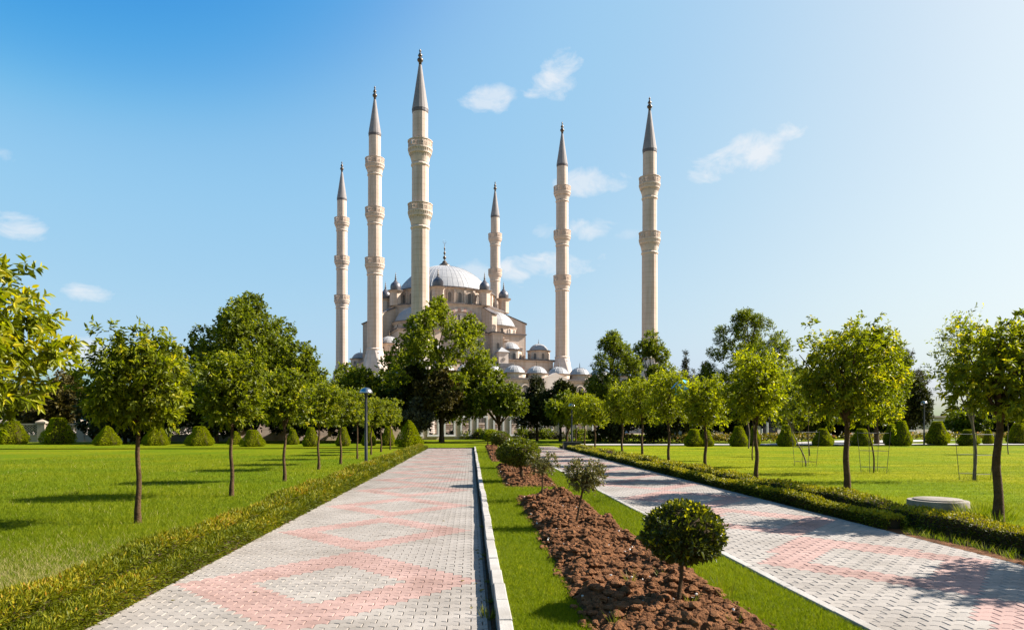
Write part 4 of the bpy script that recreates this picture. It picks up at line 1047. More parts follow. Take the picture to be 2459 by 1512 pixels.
def ball(label, x, yb, cxp, cyp, w, h, seed, n, L, mname='leaf_box', z=ZR + .02, own=0, core=.82, stem=.022, dense=True, style='kite', limbs=8, tips=0, group='standard bushes along the grass strip'):
    rng = np.random.default_rng(seed)
    d = depth(yb, z); k = d / FOC
    root = thing('round_bush', label, 'bush', W((x - CX) * k, d, z), -YAW, group)
    cxl = (cxp - x) * k; zc = H + (HY - cyp) * k - z; a = w / 2 * k; b_ = h / 2 * k
    if dense:
        dv = unit(rng.normal(size=(n, 3)))
        lump = 1 + .09 * np.sin(dv[:, 0] * 6 + seed) * np.sin(dv[:, 2] * 7) + .06 * np.sin(dv[:, 1] * 9 + dv[:, 2] * 5)
        flat = np.where(dv[:, 2] < 0, .82, 1.0)
        B = dv * np.array([a, a, b_]) * (lump * (1 - .16 * rng.random(n) ** 2))[:, None]; B[:, 2] *= flat
        B += np.array([cxl, 0, zc])
        A = unit(dv * .7 + np.array([0, 0, .35]) + rng.normal(size=(n, 3)) * .55)
        LL = L * (.6 + .7 * rng.random(n) + .5 * (rng.random(n) < .06)); t = np.clip(.42 + rng.normal(size=n) * .18, 0, .84)
        if tips:
            kx = rng.choice(n, tips, p=np.clip(dv[:, 2] + .55, 0.02, 2) / np.clip(dv[:, 2] + .55, 0.02, 2).sum())
            Bt = np.repeat(B[kx], 4, 0) + np.repeat(dv[kx], 4, 0) * L * .2
            At = unit(np.repeat(dv[kx], 4, 0) + np.array([0, 0, .7]) + rng.normal(size=(tips * 4, 3)) * .35)
            B = np.concatenate([B, Bt]); A = np.concatenate([A, At]); LL = np.concatenate([LL, L * (.6 + .4 * rng.random(tips * 4))]); t = np.concatenate([t, np.full(tips * 4, 1.0)])
    else:
        lob = [(cxl + a * .62 * math.cos(q * 2.4), a * .62 * math.sin(q * 2.4), zc + b_ * (.5 * math.sin(q * 1.7)), a * .42) for q in range(9)]
        p, dd = lobe_shoots(rng, lob, n // 6, fill=.5)
        B, A, LL, _, t = shoot_leaves(rng, p, dd, 6, L * 1.6, L, .5, .9, .1, .2, .5)
    if tips > 100:
        kx = rng.choice(n, 26)
        Bs = np.repeat(B[kx], 7, 0) + np.repeat(dv[kx] + np.array([0, 0, .5]), 7, 0) * np.tile(np.linspace(.1, 1.0, 7), 26)[:, None] * L * 1.5
        As = unit(np.repeat(dv[kx], 7, 0) * .5 + rng.normal(size=(26 * 7, 3)) * .6 + np.array([0, 0, .3]))
        B = np.concatenate([B, Bs]); A = np.concatenate([A, As]); LL = np.concatenate([LL, L * (.7 + .5 * rng.random(26 * 7))]); t = np.concatenate([t, .35 + .5 * rng.random(26 * 7)])
    keep = np.ones(len(B), bool)
    if own:
        ms = leaf_part_meshes(rng, 'leaf', L, .52, M[mname], (.2, .35, .5, .65, .8, 1.0))
        cl = CAM - np.array(root.location); ca, sa = math.cos(YAW), math.sin(YAW)
        cl = np.array([cl[0] * ca - cl[1] * sa, cl[0] * sa + cl[1] * ca, cl[2]])
        keep = place_leaf_parts(rng, root, ms, B, A, own, cl, L, LL)
    stuff(link('foliage', join_leaves('foliage', [leaf_arrays(rng, B[keep], A[keep], LL[keep], LL[keep] * .52, style, t[keep], up=.3)], M[mname]), root))
    tb = MB()
    top = Vector((cxl * .9, 0, zc - b_ * .55))
    pts = [Vector((0, 0, -.05)), top * .5 + Vector((.01, 0, 0)), top]
    tb.tube(pts, [stem * 1.2, stem, stem * .9], 8)
    for q in range(limbs * (1 if dense else 4)):
        dv = unit(rng.normal(size=3)); dv[2] = abs(dv[2]) * .9 - .1
        e = Vector((cxl + dv[0] * a * .9, dv[1] * a * .9, zc + dv[2] * b_ * .9))
        tb.tube([top, top.lerp(e, .5) + Vector((0, 0, -.02)), e], [stem * .5, stem * .3, stem * .12], 4)
    tb.build('stem', M['bark'], root)
    if dense:
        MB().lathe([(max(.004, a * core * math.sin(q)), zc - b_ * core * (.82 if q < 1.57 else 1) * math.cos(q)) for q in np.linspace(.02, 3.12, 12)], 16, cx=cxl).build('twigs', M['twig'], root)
    return root
ball('round clipped bush on a thin stem nearest the camera, with yellow new tips', 1626, 1450, 1641, 1283, 182, 152, 601, 5200, .040, own=300, style='leaf', tips=150, stem=.017)
ball('sparse brownish bush on a slanting thin stem, second along the soil bed', 1380, 1263, 1404, 1144, 84, 62, 602, 3000, .05, 'leaf_dry', dense=False, stem=.016)
ball('bare twiggy brown bush on a thin stem at the back edge of the long bed', 1300, 1200, 1303, 1116, 66, 54, 603, 1500, .05, 'leaf_dry', dense=False, stem=.018)
ball('wide domed dark bush on a short branching trunk in the middle bed', 1255, 1154, 1247, 1089, 94, 68, 604, 6500, .06, 'leaf_bush', stem=.045, tips=120)
ball('low round bush touching the wide domed bush', 1228, 1122, 1214, 1092, 44, 44, 605, 2500, .055, 'leaf_bush', stem=.03)
ball('round dark bush in the far bed before the window wall', 1196, 1084, 1203, 1055, 46, 38, 606, 2800, .08, 'leaf_bush', stem=.04)
ball('round pale green bush left of the far dark one', 1182, 1071, 1183, 1047, 38, 30, 607, 2600, .09, 'leaf_thuja', stem=.04)
ball('farthest round green bush of the grass strip', 1171, 1066, 1171, 1045, 34, 28, 608, 2200, .10, 'leaf_bush', stem=.04)

# small bushes under the windowed wall, roses on the right
WB = [(1090, 1054, 20, 18), (1136, 1054, 26, 22), (1166, 1054, 30, 16), (1262, 1054, 26, 26), (1285, 1054, 20, 18), (1308, 1054, 28, 24), (1338, 1054, 24, 14), (1388, 1056, 34, 24), (1020, 1054, 26, 14), (1440, 1058, 30, 24), (1412, 1054, 22, 18)]
for i, (x, y, w, h) in enumerate(WB):
    t = tree('wall_bush', '%s bush from the left along the foot of the window wall' % ORD[i], x, 0, depth(y) - 3, x - w, x + w, y - h, y + 2, 'round', 700 + i, 130, 7, .16, ['leaf_grey', 'leaf_plane'][i % 2], 9, .03, cat='bush', group='small bushes at the foot of the wall', lobe=.5)
rng1 = np.random.default_rng(760)
for i, (xa, xb, y) in enumerate([(1460, 1590, 1061), (1590, 1668, 1060), (1712, 1770, 1060), (1815, 1900, 1059), (1900, 1985, 1058), (2040, 2140, 1057), (2180, 2330, 1054), (2330, 2459, 1052)]):
    n = 900
    d = depth(y, ZR)
    xs = (xa + (xb - xa) * rng1.random(n) - CX) * d / FOC
    ds = d + rng1.normal(size=n) * 1.0
    hump = .35 + .4 * np.abs(np.sin(xs * 1.3 + i)) 
    zs = .1 + hump * rng1.random(n) ** .6
    B = np.array([W(a, b_, c) for a, b_, c in zip(xs, ds, zs)])
    A = unit(rng1.normal(size=(n, 3)) + np.array([0, 0, .8]))
    LL = .16 + .12 * rng1.random(n)
    t = np.clip(.45 + rng1.normal(size=n) * .28, 0, 1)
    o = link('rose_bed', join_leaves('rose_bed', [leaf_arrays(rng1, B, A, LL, LL * .7, 'kite', t)], M['leaf_flower']))
    tag(stuff(o), '%s bank of yellow pink roses from the left beyond the mown lawn' % ORD[i], 'flower bed', 'rose banks beyond the mown lawn')

# ------------------------------------------------------------------ lamps
def lamp(label, x, yb, ytop, z, seed, big=1.0):
    d = depth(yb, z); k = d / FOC; hgt = (yb - ytop) * k
    root = thing('street_lamp', label, 'street lamp', W((x - CX) * k, d, z), .3 * seed, 'black posts with domed lamps along the paths')
    r = .26 * big
    smooth_by_angle(MB().lathe([(.10, 0), (.10, .02), (.066, .03), (.062, 1.0), (.054, 1.02), (.050, hgt - .45), (.062, hgt - .44), (.062, hgt - .30), (.045, hgt - .28)], 16).build('pole', M['black_steel'], root))
    MB().box(.05, .068, -.03, .03, hgt - .95, hgt - .72).build('service_cover', M['black_steel'], root)
    prof = [(r, hgt - .22)] + [(r * math.cos(a), hgt - .22 + .22 * math.sin(a)) for a in np.linspace(.08, 1.5, 9)] + [(.01, hgt)]
    hood = MB().lathe(prof, 28, cap=False).build('hood', M['chrome'], root, True)
    MB().lathe([(r * .97, hgt - .235), (r * 1.03, hgt - .235), (r * 1.03, hgt - .215), (r * .97, hgt - .215), (r * .97, hgt - .235)], 28, cap=False).build('rim', M['black_steel'], hood)
    MB().lathe([(.03, hgt - .228), (r * .96, hgt - .226)], 28, cap=False).build('diffuser', M['milk_glass'], hood)
    MB().lathe([(.045, hgt - .30), (.075, hgt - .26), (.075, hgt - .22)], 14).build('lamp_holder', M['black_steel'], root, True)
    return root
lamp('tall black lamp post with shiny domed hood beside the yellow hedges', 879, 1120, 930, 0, 1, 1.0)
lamp('black lamp post with domed hood at the end of the second path', 1373, 1075, 968, ZR, 2, 1.0)
lamp('thin far lamp post between the bell shrubs on the far lawn', 2219, 1067, 962, ZR, 3, .9)
# dark planter at the end of the right hedge
b = MB(); b.box(-.55, .55, -.35, .35, 0, .42); b.box(-.6, .6, -.4, .4, .42, .48)
tag(b.build('planter', M['black_steel'], None, False, G(1373, 1078, ZR)), 'low dark planter box at the foot of the lamp at the second path end', 'planter')

# ------------------------------------------------------------------ manhole
d = depth(1229, ZR); rr = 135 / 2 * d / FOC
mh = thing('manhole', 'low round old concrete manhole with lid standing in the mown lawn behind the hedge', 'manhole', W((2289.5 - CX) * d / FOC, d + rr * .9, ZR))
smooth_by_angle(MB().lathe([(rr, -.03), (rr, .155), (rr * .985, .17), (rr * .72, .172)], 36, cap=False).build('ring', M['concrete'], mh))
smooth_by_angle(MB().lathe([(rr * .80, .168), (rr * .80, .192), (rr * .78, .197), (.01, .200)], 36, cap=False).build('lid', M['concrete'], mh))
tuft('grass_clump', 'long light grass leaning against the concrete manhole', W((2330 - CX) * d / FOC, d - .25, ZR), 260, .26, 95, .38, 'blade')
tuft('grass_clump', 'long grass round the foot of the manhole orange trunk', G(2400, 1252, ZR), 120, .24, 96, .2, 'blade')
tuft('grass_clump', 'long grass round the foot of the broadest orange trunk', G(2033, 1192, ZR), 120, .22, 97, .2, 'blade')

# ------------------------------------------------------------------ mosque
TH = R(22.4) - YAW
MC = W(-23.3, 235.9, 0)
mosque = thing('mosque', 'great pale stone mosque with grey lead dome, small turrets and half domes', 'mosque', MC, TH)
def cornice(b, pts_r, n, z, r, phase, h=.5, out=.6, mi_s=0, mi_e=1):
    b.lathe([(r, z - h * 1.2), (r + out * .5, z - h * .5), (r + out, z)], n, phase=phase, mi=mi_s, cap=False)
    b.lathe([(r + out, z), (r + out + .12, z + .02), (r + out + .12, z + .36), (r - .2, z + .46)], n, phase=phase, mi=mi_e, cap=False)
def box_cornice(b, x0, x1, y0, y1, z, o=.55):
    b.box(x0 - o * .6, x1 + o * .6, y0 - o * .6, y1 + o * .6, z - .55, z - .2, 0)
    b.box(x0 - o, x1 + o, y0 - o, y1 + o, z - .2, z + .16, 1)
SM = [M['stone'], M['roof_edge'], M['stone_trim'], M['lead']]
def finial(name, parent, x, y, z, h, r, m='bronze', horn=False):
    pr = [(.55, 0), (.62, .03), (.35, .07), (.16, .10), (.14, .16), (.40, .21), (.42, .25), (.36, .30), (.13, .34), (.11, .40), (.28, .45), (.30, .49), (.12, .56), (.09, .64), (.19, .68), (.19, .72), (.07, .78), (.05, .93), (.01, 1)]
    b = MB().lathe([(a * r, q * h + z) for a, q in pr], 12, cx=x, cy=y)
    if horn:
        for s in (-1, 1):
            b.tube([(x, y, z + h * .95), (x + s * r * .35, y, z + h * .98), (x + s * r * .42, y, z + h * 1.04), (x + s * r * .18, y, z + h * 1.10)], [.05, .06, .05, .02], 5)
    return b.build(name, M[m], parent, True)
# bodies
b = MB(); b.box(-28, 28, -28, 28, 0, 22.4); box_cornice(b, -28, 28, -28, 28, 22.6)
b.build('lower_wall', SM, mosque)
b = MB(); b.box(-21, 21, -21, 21, 22.4, 31.2); box_cornice(b, -21, 21, -21, 21, 31.4)
b.build('upper_wall', SM, mosque)
PH8 = R(22.5)
b = MB().lathe([(20.6, 31.3), (20.6, 39.6)], 8, phase=PH8, mi=0)
cornice(b, None, 8, 40.3, 20.6, PH8, .7, .9)
b.build('octagon_wall', [M['stone_pale'], M['roof_edge']], mosque)
b = MB().lathe([(17.0, 40.2), (17.0, 45.6)], 64, mi=0)
cornice(b, None, 64, 45.9, 17.0, 0, .45, .6)
for i in range(32):                                        # pilasters between the drum windows
    a = 2 * math.pi * (i + .5) / 32; c, s = math.cos(a), math.sin(a)
    b.add([(17 * c + x * -s + y * c, 17 * s + x * c + y * s, z) for z in (40.4, 45.4) for x, y in ((-.42, -.1), (.42, -.1), (.42, .38), (-.42, .38))],
          [(4, 5, 6, 7), (0, 4, 7, 3), (1, 2, 6, 5), (2, 3, 7, 6)], 0)
b.build('drum', SM, mosque)
# main dome
def cap_profile(r, z0, h, n=14):
    Rr = (r * r + h * h) / (2 * h); a0 = math.asin(min(1, r / Rr))
    if h > r: a0 = math.pi - a0
    return [(max(.01, Rr * math.sin(a0 * (1 - i / n))), z0 + h - Rr + Rr * math.cos(a0 * (1 - i / n))) for i in range(n + 1)]
def dome(name, parent, x, y, z0, r, h, seg=48, ribs=24, mt='lead', half=None):
    pr = cap_profile(r, z0, h)
    a0, a1 = half if half else (0, 2 * math.pi)
    b = MB().lathe(pr, seg, x, y, a0, a1, cap=False)
    o = b.build(name, M[mt], parent, True)
    if ribs:
        rb = MB()
        for i in range(ribs + (1 if half else 0)):
            a = a0 + (a1 - a0) * i / ribs; c, s = math.cos(a), math.sin(a); w = max(.03, r * .0028)
            vs = []
            for q, z in pr[:-2]:
                for sx in (-w, 0, w):
                    oo = .0 if sx else w * 1.1
                    vs.append((x + (q + oo) * c - sx * s, y + (q + oo) * s + sx * c, z + (oo * .6)))
            k = len(pr) - 2
            rb.add(vs, [(3 * j + e, 3 * j + e + 1, 3 * j + e + 4, 3 * j + e + 3) for j in range(k - 1) for e in (0, 1)])
        for z_i in (3, 6, 9):                              # level joints between the lead sheets
            q, z = pr[z_i]; rb.lathe([(q + .01, z - .03), (q + .045, z), (q - .02, z + .05)], seg, x, y, a0, a1, cap=False)
        stuff(rb.build('lead_seams', M['lead_seam'], o))
    return o
md = dome('main_dome', mosque, 0, 0, 46.2, 16.3, 10.2, 96, 56)
MB().lathe([(2.1, 56.1), (2.2, 56.5), (1.7, 57.1), (.9, 57.7), (.5, 58.4)], 16).build('dome_cap', M['bronze'], mosque, True)
finial('finial', mosque, 0, 0, 57.8, 6.9, 1.35, horn=True)
# windows
def window_meshes(w, h, name='window'):
    """arched opening: proud frame and recessed lattice pane; local x across, y outward, z up"""
    n = 10
    arc = [(w / 2 * math.cos(a), h - w / 2 + w / 2 * math.sin(a)) for a in np.linspace(0, math.pi, n)]
    inner = [(w / 2, 0)] + arc + [(-w / 2, 0)]
    t = max(.14, w * .16)
    arc2 = [((w / 2 + t) * math.cos(a), h - w / 2 + (w / 2 + t) * math.sin(a)) for a in np.linspace(0, math.pi, n)]
    outer = [(w / 2 + t, -t)] + arc2 + [(-w / 2 - t, -t)]
    inner2 = inner
    k = len(inner); d0, d1 = -.05, .16
    f = MB()
    vs = [(x, d1, z) for x, z in inner2] + [(x, d1, z) for x, z in outer] + [(x, d0, z) for x, z in inner2] + [(x, d0, z) for x, z in outer]
    fs = []
    for i in range(k - 1):
        fs += [(i, i + 1, k + i + 1, k + i), (i, 2 * k + i, 2 * k + i + 1, i + 1), (k + i, k + i + 1, 3 * k + i + 1, 3 * k + i)]
    f.add(vs, fs)
    f.box(-w / 2 - t * 1.2, w / 2 + t * 1.2, 0, d1 + .08, -t * 1.3, 0.0)
    fm = f.mesh(name, M['stone_trim'])
    p = MB(); p.add([(x, .03, z) for x, z in inner], [tuple(range(k))])
    for q in np.linspace(-w / 2, w / 2, max(3, int(w / .38)))[1:-1]: p.box(q - .03, q + .03, .035, .07, 0, h - .15)
    return fm, p.mesh('pane', M['lattice'])
WIN = {k: window_meshes(*k) for k in ((1.25, 3.4), (1.5, 3.0), (1.1, 2.2), (1.0, 1.9), (1.7, 3.6))}
def window(parent, key, x, y, z, ang, off=0.0, name='window'):
    f, p = WIN[key]
    o = link(name, f, parent); o.location = (x + math.cos(ang) * off, y + math.sin(ang) * off, z); o.rotation_euler = (0, 0, ang - math.pi / 2)
    link('pane', p, o)
    return o
def seen(ang, lim=.1):                                     # facade directions that face the gardens in front
    c = math.cos(ang + TH + YAW); s = math.sin(ang + TH + YAW)
    return -s + .35 * abs(c) > lim
for i in range(32):
    a = 2 * math.pi * i / 32
    if seen(a, -.25): window(mosque, (1.25, 3.4), 17.02 * math.cos(a), 17.02 * math.sin(a), 41.1, a)
# weight turrets
for i in range(8):
    a = PH8 + i * math.pi / 4; x, y = 20.4 * math.cos(a), 20.4 * math.sin(a)
    b = MB().lathe([(1.95, 40.3), (1.95, 44.3), (2.15, 44.6), (2.45, 44.9), (2.65, 45.1)], 8, x, y, phase=a + PH8, mi=0)
    b.lathe([(2.72, 45.1), (2.72, 45.3), (1.7, 45.45)], 8, x, y, phase=a + PH8, mi=1)
    t = b.build('turret', SM, mosque)
    pr = [(1.62, 45.4), (1.75, 46.2), (1.72, 46.8), (1.52, 47.35), (1.12, 47.8), (.66, 48.2), (.38, 48.6), (.22, 48.9)]
    smooth_by_angle(MB().lathe(pr, 16, x, y).build('turret_dome', M['lead_dark'], t), 60)
    finial('finial', t, x, y, 48.5, 2.9, .85)
    # buttress behind the turret, running out and down
    side = i % 8 in (3, 4, 7, 0)
    ro = 28.0 if side else 25.0
    ca, sa = math.cos(a), math.sin(a); wd = 1.15
    zi, zo, zb = 39.4, 36.4 if side else 37.2, 31.3
    if ro > 27: zb = 22.5
    prof = [(19.5, zb), (ro, zb), (ro, zo), (21.5, zi), (19.5, zi)]
    k = len(prof); vs = [(q * ca - s * wd * sa, q * sa + s * wd * ca, z) for s in (-1, 1) for q, z in prof]
    bb = MB().add(vs, [tuple(range(k - 1, -1, -1)), tuple(range(k, 2 * k))] + [(j, (j + 1) % k, k + (j + 1) % k, k + j) for j in range(k)], 0)
    q0, q1 = 21.2, ro + .45; z0, z1 = zi + .12, zo - .05
    w2 = wd + .3
    vs = [(q * ca - s * w2 * sa, q * sa + s * w2 * ca, z) for s in (-1, 1) for q, z in ((q0, z0), (q1, z1), (q1, z1 + .25), (q0, z0 + .25))]
    bb.add(vs, [(3, 2, 1, 0), (4, 5, 6, 7), (0, 1, 5, 4), (1, 2, 6, 5), (2, 3, 7, 6), (3, 0, 4, 7)], 1)
    bb.build('buttress', SM, mosque)
# the great front and side arches with red and white stones, windows below
AP = 20.6 * math.cos(PH8)
def arch(parent, cx_, face, z0, r, t, n, depth_, dist, name='voussoir'):
    """ring of wedge stones on a facade; face = outward angle, cx_ = shift along it"""
    ca, sa = math.cos(face), math.sin(face)
    tx, ty = -sa, ca
    for j in range(n):
        a0 = math.pi * j / n + .004; a1 = math.pi * (j + 1) / n - .004
        q = [(r * math.cos(a0), r * math.sin(a0)), ((r + t) * math.cos(a0), (r + t) * math.sin(a0)), ((r + t) * math.cos(a1), (r + t) * math.sin(a1)), (r * math.cos(a1), r * math.sin(a1))]
        vs = [(ca * (dist + dd) + tx * (cx_ + u), sa * (dist + dd) + ty * (cx_ + u), z0 + w) for dd in (-.1, depth_) for u, w in q]
        MB().add(vs, [(0, 1, 2, 3), (7, 6, 5, 4), (0, 4, 5, 1), (1, 5, 6, 2), (2, 6, 7, 3), (3, 7, 4, 0)]).build(name, M['stone_red' if j % 2 else 'stone_pale'], parent)
def on_face(face, u, dist): return math.cos(face) * dist - math.sin(face) * u, math.sin(face) * dist + math.cos(face) * u
for face in (-math.pi / 2, math.pi):
    arch(mosque, 0, face, 32.0, 6.0, 1.05, 21, .5, AP)
    for z, us in ((31.9, (-4.1, -2.05, 0, 2.05, 4.1)), (34.7, (-3.1, -1.05, 1.05, 3.1))):
        for u in us:
            x, y = on_face(face, u, AP + .02); window(mosque, (1.1, 2.2), x, y, z, face)
# diagonal half domes
for i, face in enumerate((-math.pi / 4, -3 * math.pi / 4, math.pi / 4, 3 * math.pi / 4)):
    x, y = on_face(face, 0, AP - .3)
    hd = dome('half_dome', mosque, x, y, 34.2, 7.1, 5.4, 28, 16, half=(face - math.pi / 2, face + math.pi / 2))
    b = MB().lathe([(7.2, 31.0), (7.2, 33.7)], 28, x, y, face - math.pi / 2, face + math.pi / 2, mi=0)
    b.lathe([(7.2, 33.3), (7.5, 33.7), (7.75, 34.0)], 28, x, y, face - math.pi / 2, face + math.pi / 2, mi=0)
    b.lathe([(7.75, 34.0), (7.8, 34.22), (6.9, 34.32)], 28, x, y, face - math.pi / 2, face + math.pi / 2, mi=1)
    hb = b.build('half_drum', SM, mosque)
    if i < 2:
        for q in np.linspace(-1.2, 1.2, 7):
            window(hb, (1.0, 1.9), x + 7.22 * math.cos(face + q), y + 7.22 * math.sin(face + q), 31.35, face + q)
# corner domes and the lower half domes
def drum_dome(x, y, z0, rd, h, rr, hd, n=8, wins=8, half=None, fin=True):
    b = MB().lathe([(rd, z0), (rd, z0 + h), (rd + .15, z0 + h + .15), (rd + .45, z0 + h + .3)], n, x, y, phase=PH8, mi=0)
    b.lathe([(rd + .5, z0 + h + .3), (rd + .5, z0 + h + .5), (rr, z0 + h + .6)], n, x, y, phase=PH8, mi=1)
    dr = b.build('small_drum', SM, mosque)
    dd = dome('small_dome', dr, x, y, z0 + h + .45, rr, hd, 28, 16)
    for q in range(wins):
        a = 2 * math.pi * q / wins
        if seen(a, .15): window(dr, (1.0, 1.9), x + rd * math.cos(PH8) * math.cos(a), y + rd * math.cos(PH8) * math.sin(a), z0 + .45, a)
    if fin: finial('finial', dr, x, y, z0 + h + hd + .3, 1.9, .45)
for sx in (-1, 1):
    for sy in (-1, 1): drum_dome(24.5 * sx, 24.5 * sy, 22.5, 3.6, 2.9, 3.15, 2.35)
for u in (-15.6, 15.6):
    drum_dome(u, -21.2, 22.5, 3.9, 3.2, 3.35, 2.6, fin=False)
    drum_dome(-21.2, u, 22.5, 3.9, 3.2, 3.35, 2.6, fin=False)
# square piers, gabled turrets and stepped lead roofs on the front
for u in (-10.2, 10.2):
    b = MB(); b.box(u - 1.7, u + 1.7, -24.6, -21, 22.4, 31.0); box_cornice(b, u - 1.7, u + 1.7, -24.6, -21.2, 31.2, .45)
    pr = b.build('pier', SM, mosque); window(pr, (1.0, 1.9), u, -24.62, 26.0, -math.pi / 2)
    b = MB(); b.box(u - 1.6, u + 1.6, -29.6, -26.4, 17, 24.5)
    b.add([(u - 2, -30, 24.5), (u + 2, -30, 24.5), (u + 2, -26, 24.5), (u - 2, -26, 24.5), (u, -28, 26.2)], [(0, 1, 4), (1, 2, 4), (2, 3, 4), (3, 0, 4), (3, 2, 1, 0)], 1)
    kb = b.build('kiosk', [M['stone_pale'], M['lead']], mosque)
    MB().lathe([(.55, 0), (.55, .12), (.01, .14)], 14).build('round_window', M['lattice'], kb).matrix_local = Matrix.Translation((u, -29.62, 22.2)) @ Matrix.Rotation(R(90), 4, 'X')
    for k in range(4):
        MB().box(u - 2.6 - k * .15, u + 2.6 + k * .3, -31.6 + k * .55, -28.0, 16.0 + k * 1.25, 17.15 + k * 1.25).build('lead_step', M['lead_dark'], mosque)
# stepped gables either side on the front of the upper wall
for sx in (-1, 1):
    for k in range(5):
        MB().box(min(sx * (12 + 1.7 * k), sx * (13.7 + 1.7 * k)), max(sx * (12 + 1.7 * k), sx * (13.7 + 1.7 * k)), -21.45, -20.9, 29.9 - k * .75, 30.2 - k * .75).build('step_moulding', M['stone_trim'], mosque)
# lower front: red and white arch, windows, rosettes
for u in (-15.7, 15.7):
    arch(mosque, u, -math.pi / 2, 16.0, 3.6, .95, 15, .25, 28)
    for du in (-1.6, 1.6):
        x, y = on_face(-math.pi / 2, u + du, 28.02); window(mosque, (1.5, 3.0), x, y, 15.2, -math.pi / 2)
for u in (-25.5, -22.2, 22.2, 25.5):
    window(mosque, (1.0, 1.9), u, -28.02, 17.2, -math.pi / 2)
    MB().lathe([(.7, 0), (.7, .14), (.5, .16), (.5, .05), (.01, .05)], 12).build('rosette', M['lattice'], mosque).matrix_local = Matrix.Translation((u * 1.0 + 1.6 * (1 if u > 0 else -1), -28.0, 19.4)) @ Matrix.Rotation(R(90), 4, 'X')
for v in (-24, -16, -8, 0, 8, 16):
    window(mosque, (1.7, 3.6), -28.02, v, 14.5, math.pi)
for v in (-15.5, -8, 0, 8):
    window(mosque, (1.1, 2.2), -21.02, v, 26.5, math.pi)
# balcony with balusters on the front beside the left minaret
bl = MB(); bl.box(-28, -17, -31.5, -28.2, 13.6, 14.1); bl.box(-28, -17, -31.6, -31.3, 15.3, 15.55)
g = bl.build('gallery', M['stone_trim'], mosque)
for k in range(26): MB().lathe([(.10, 14.1), (.16, 14.5), (.07, 15.0), (.12, 15.3)], 6, -27.7 + k * .42, -31.45).build('baluster', M['stone_trim'], g)

# ------------------------------------------------------------------ courtyard arcade in front of the mosque
court = thing('courtyard_arcade', 'pale stone courtyard arcade with a row of small lead domes before the mosque', 'arcade', MC, TH)
b = MB(); b.box(-36.5, 22.5, -97.6, -92.2, 0, 11.0); box_cornice(b, -36.5, 22.5, -97.6, -92.2, 11.3, .4)
b.box(-36.5, -31, -92.1, -30, 0, 11.0, 0); box_cornice(b, -36.5, -31, -91.5, -31, 11.3, .4)
b.build('wall', SM, court)
def arcade_dome(u, v, r):
    b = MB().lathe([(r + .15, 11.3), (r + .15, 12.3), (r + .4, 12.5)], 16, u, v, mi=0); b.lathe([(r + .42, 12.5), (r + .42, 12.62), (r, 12.7)], 16, u, v, mi=1)
    base = b.build('dome_base', SM, court)
    dome('small_dome', base, u, v, 12.6, r, r * .72, 28, 16)
    finial('finial', base, u, v, 12.5 + r * .72, 1.3, .32)
for j in range(11): arcade_dome(-34 + 5.15 * j, -94.9, 2.28)
for j in range(1, 12): arcade_dome(-33.8, -94.9 + 5.3 * j, 2.2)
b = MB()                                                    # pediment over the portal
b.box(-8.0, -2.6, -98.2, -96.6, 0, 11.45)
b.add([(-8.0, -98.2, 11.45), (-2.6, -98.2, 11.45), (-5.3, -98.2, 12.7), (-8.0, -96.6, 11.45), (-2.6, -96.6, 11.45), (-5.3, -96.6, 12.7)], [(0, 1, 2), (5, 4, 3), (0, 2, 5, 3), (2, 1, 4, 5)])
b.build('portal', M['stone_pale'], court)
for j in range(18):
    u = -34.5 + 3.2 * j
    if -9.5 < u < -.7: continue
    window(court, (1.5, 3.0), u, -97.62, 7.0, -math.pi / 2)
    window(court, (1.7, 3.6), u, -97.62, 2.2, -math.pi / 2)

# ------------------------------------------------------------------ minarets
def panel_mesh(w, h):
    b = MB(); t = .10
    b.box(-w / 2, w / 2, -t / 2, t / 2, h - .16, h); b.box(-w / 2, w / 2, -t / 2, t / 2, 0, .14)
    for x in (-w / 2, w / 2 - .12): b.box(x, x + .12, -t / 2, t / 2, .14, h - .16)
    for k in range(3):
        x = -w / 2 + w * (k + .5) / 3
        for s in (-1, 1):
            b.add([(x - s * w / 6 - .05, -.03, .14), (x - s * w / 6 + .05, -.03, .14), (x + s * w / 6 + .05, -.03, h - .16), (x + s * w / 6 - .05, -.03, h - .16),
                   (x - s * w / 6 - .05, .03, .14), (x - s * w / 6 + .05, .03, .14), (x + s * w / 6 + .05, .03, h - .16), (x + s * w / 6 - .05, .03, h - .16)],
                  [(0, 1, 2, 3), (7, 6, 5, 4), (1, 5, 6, 2), (0, 3, 7, 4)])
    b.box(-w / 2, w / 2, .035, .05, h * .45, h * .55)
    return b.mesh('railing_panel', M['stone'])
PANELS = {}
NS = 16
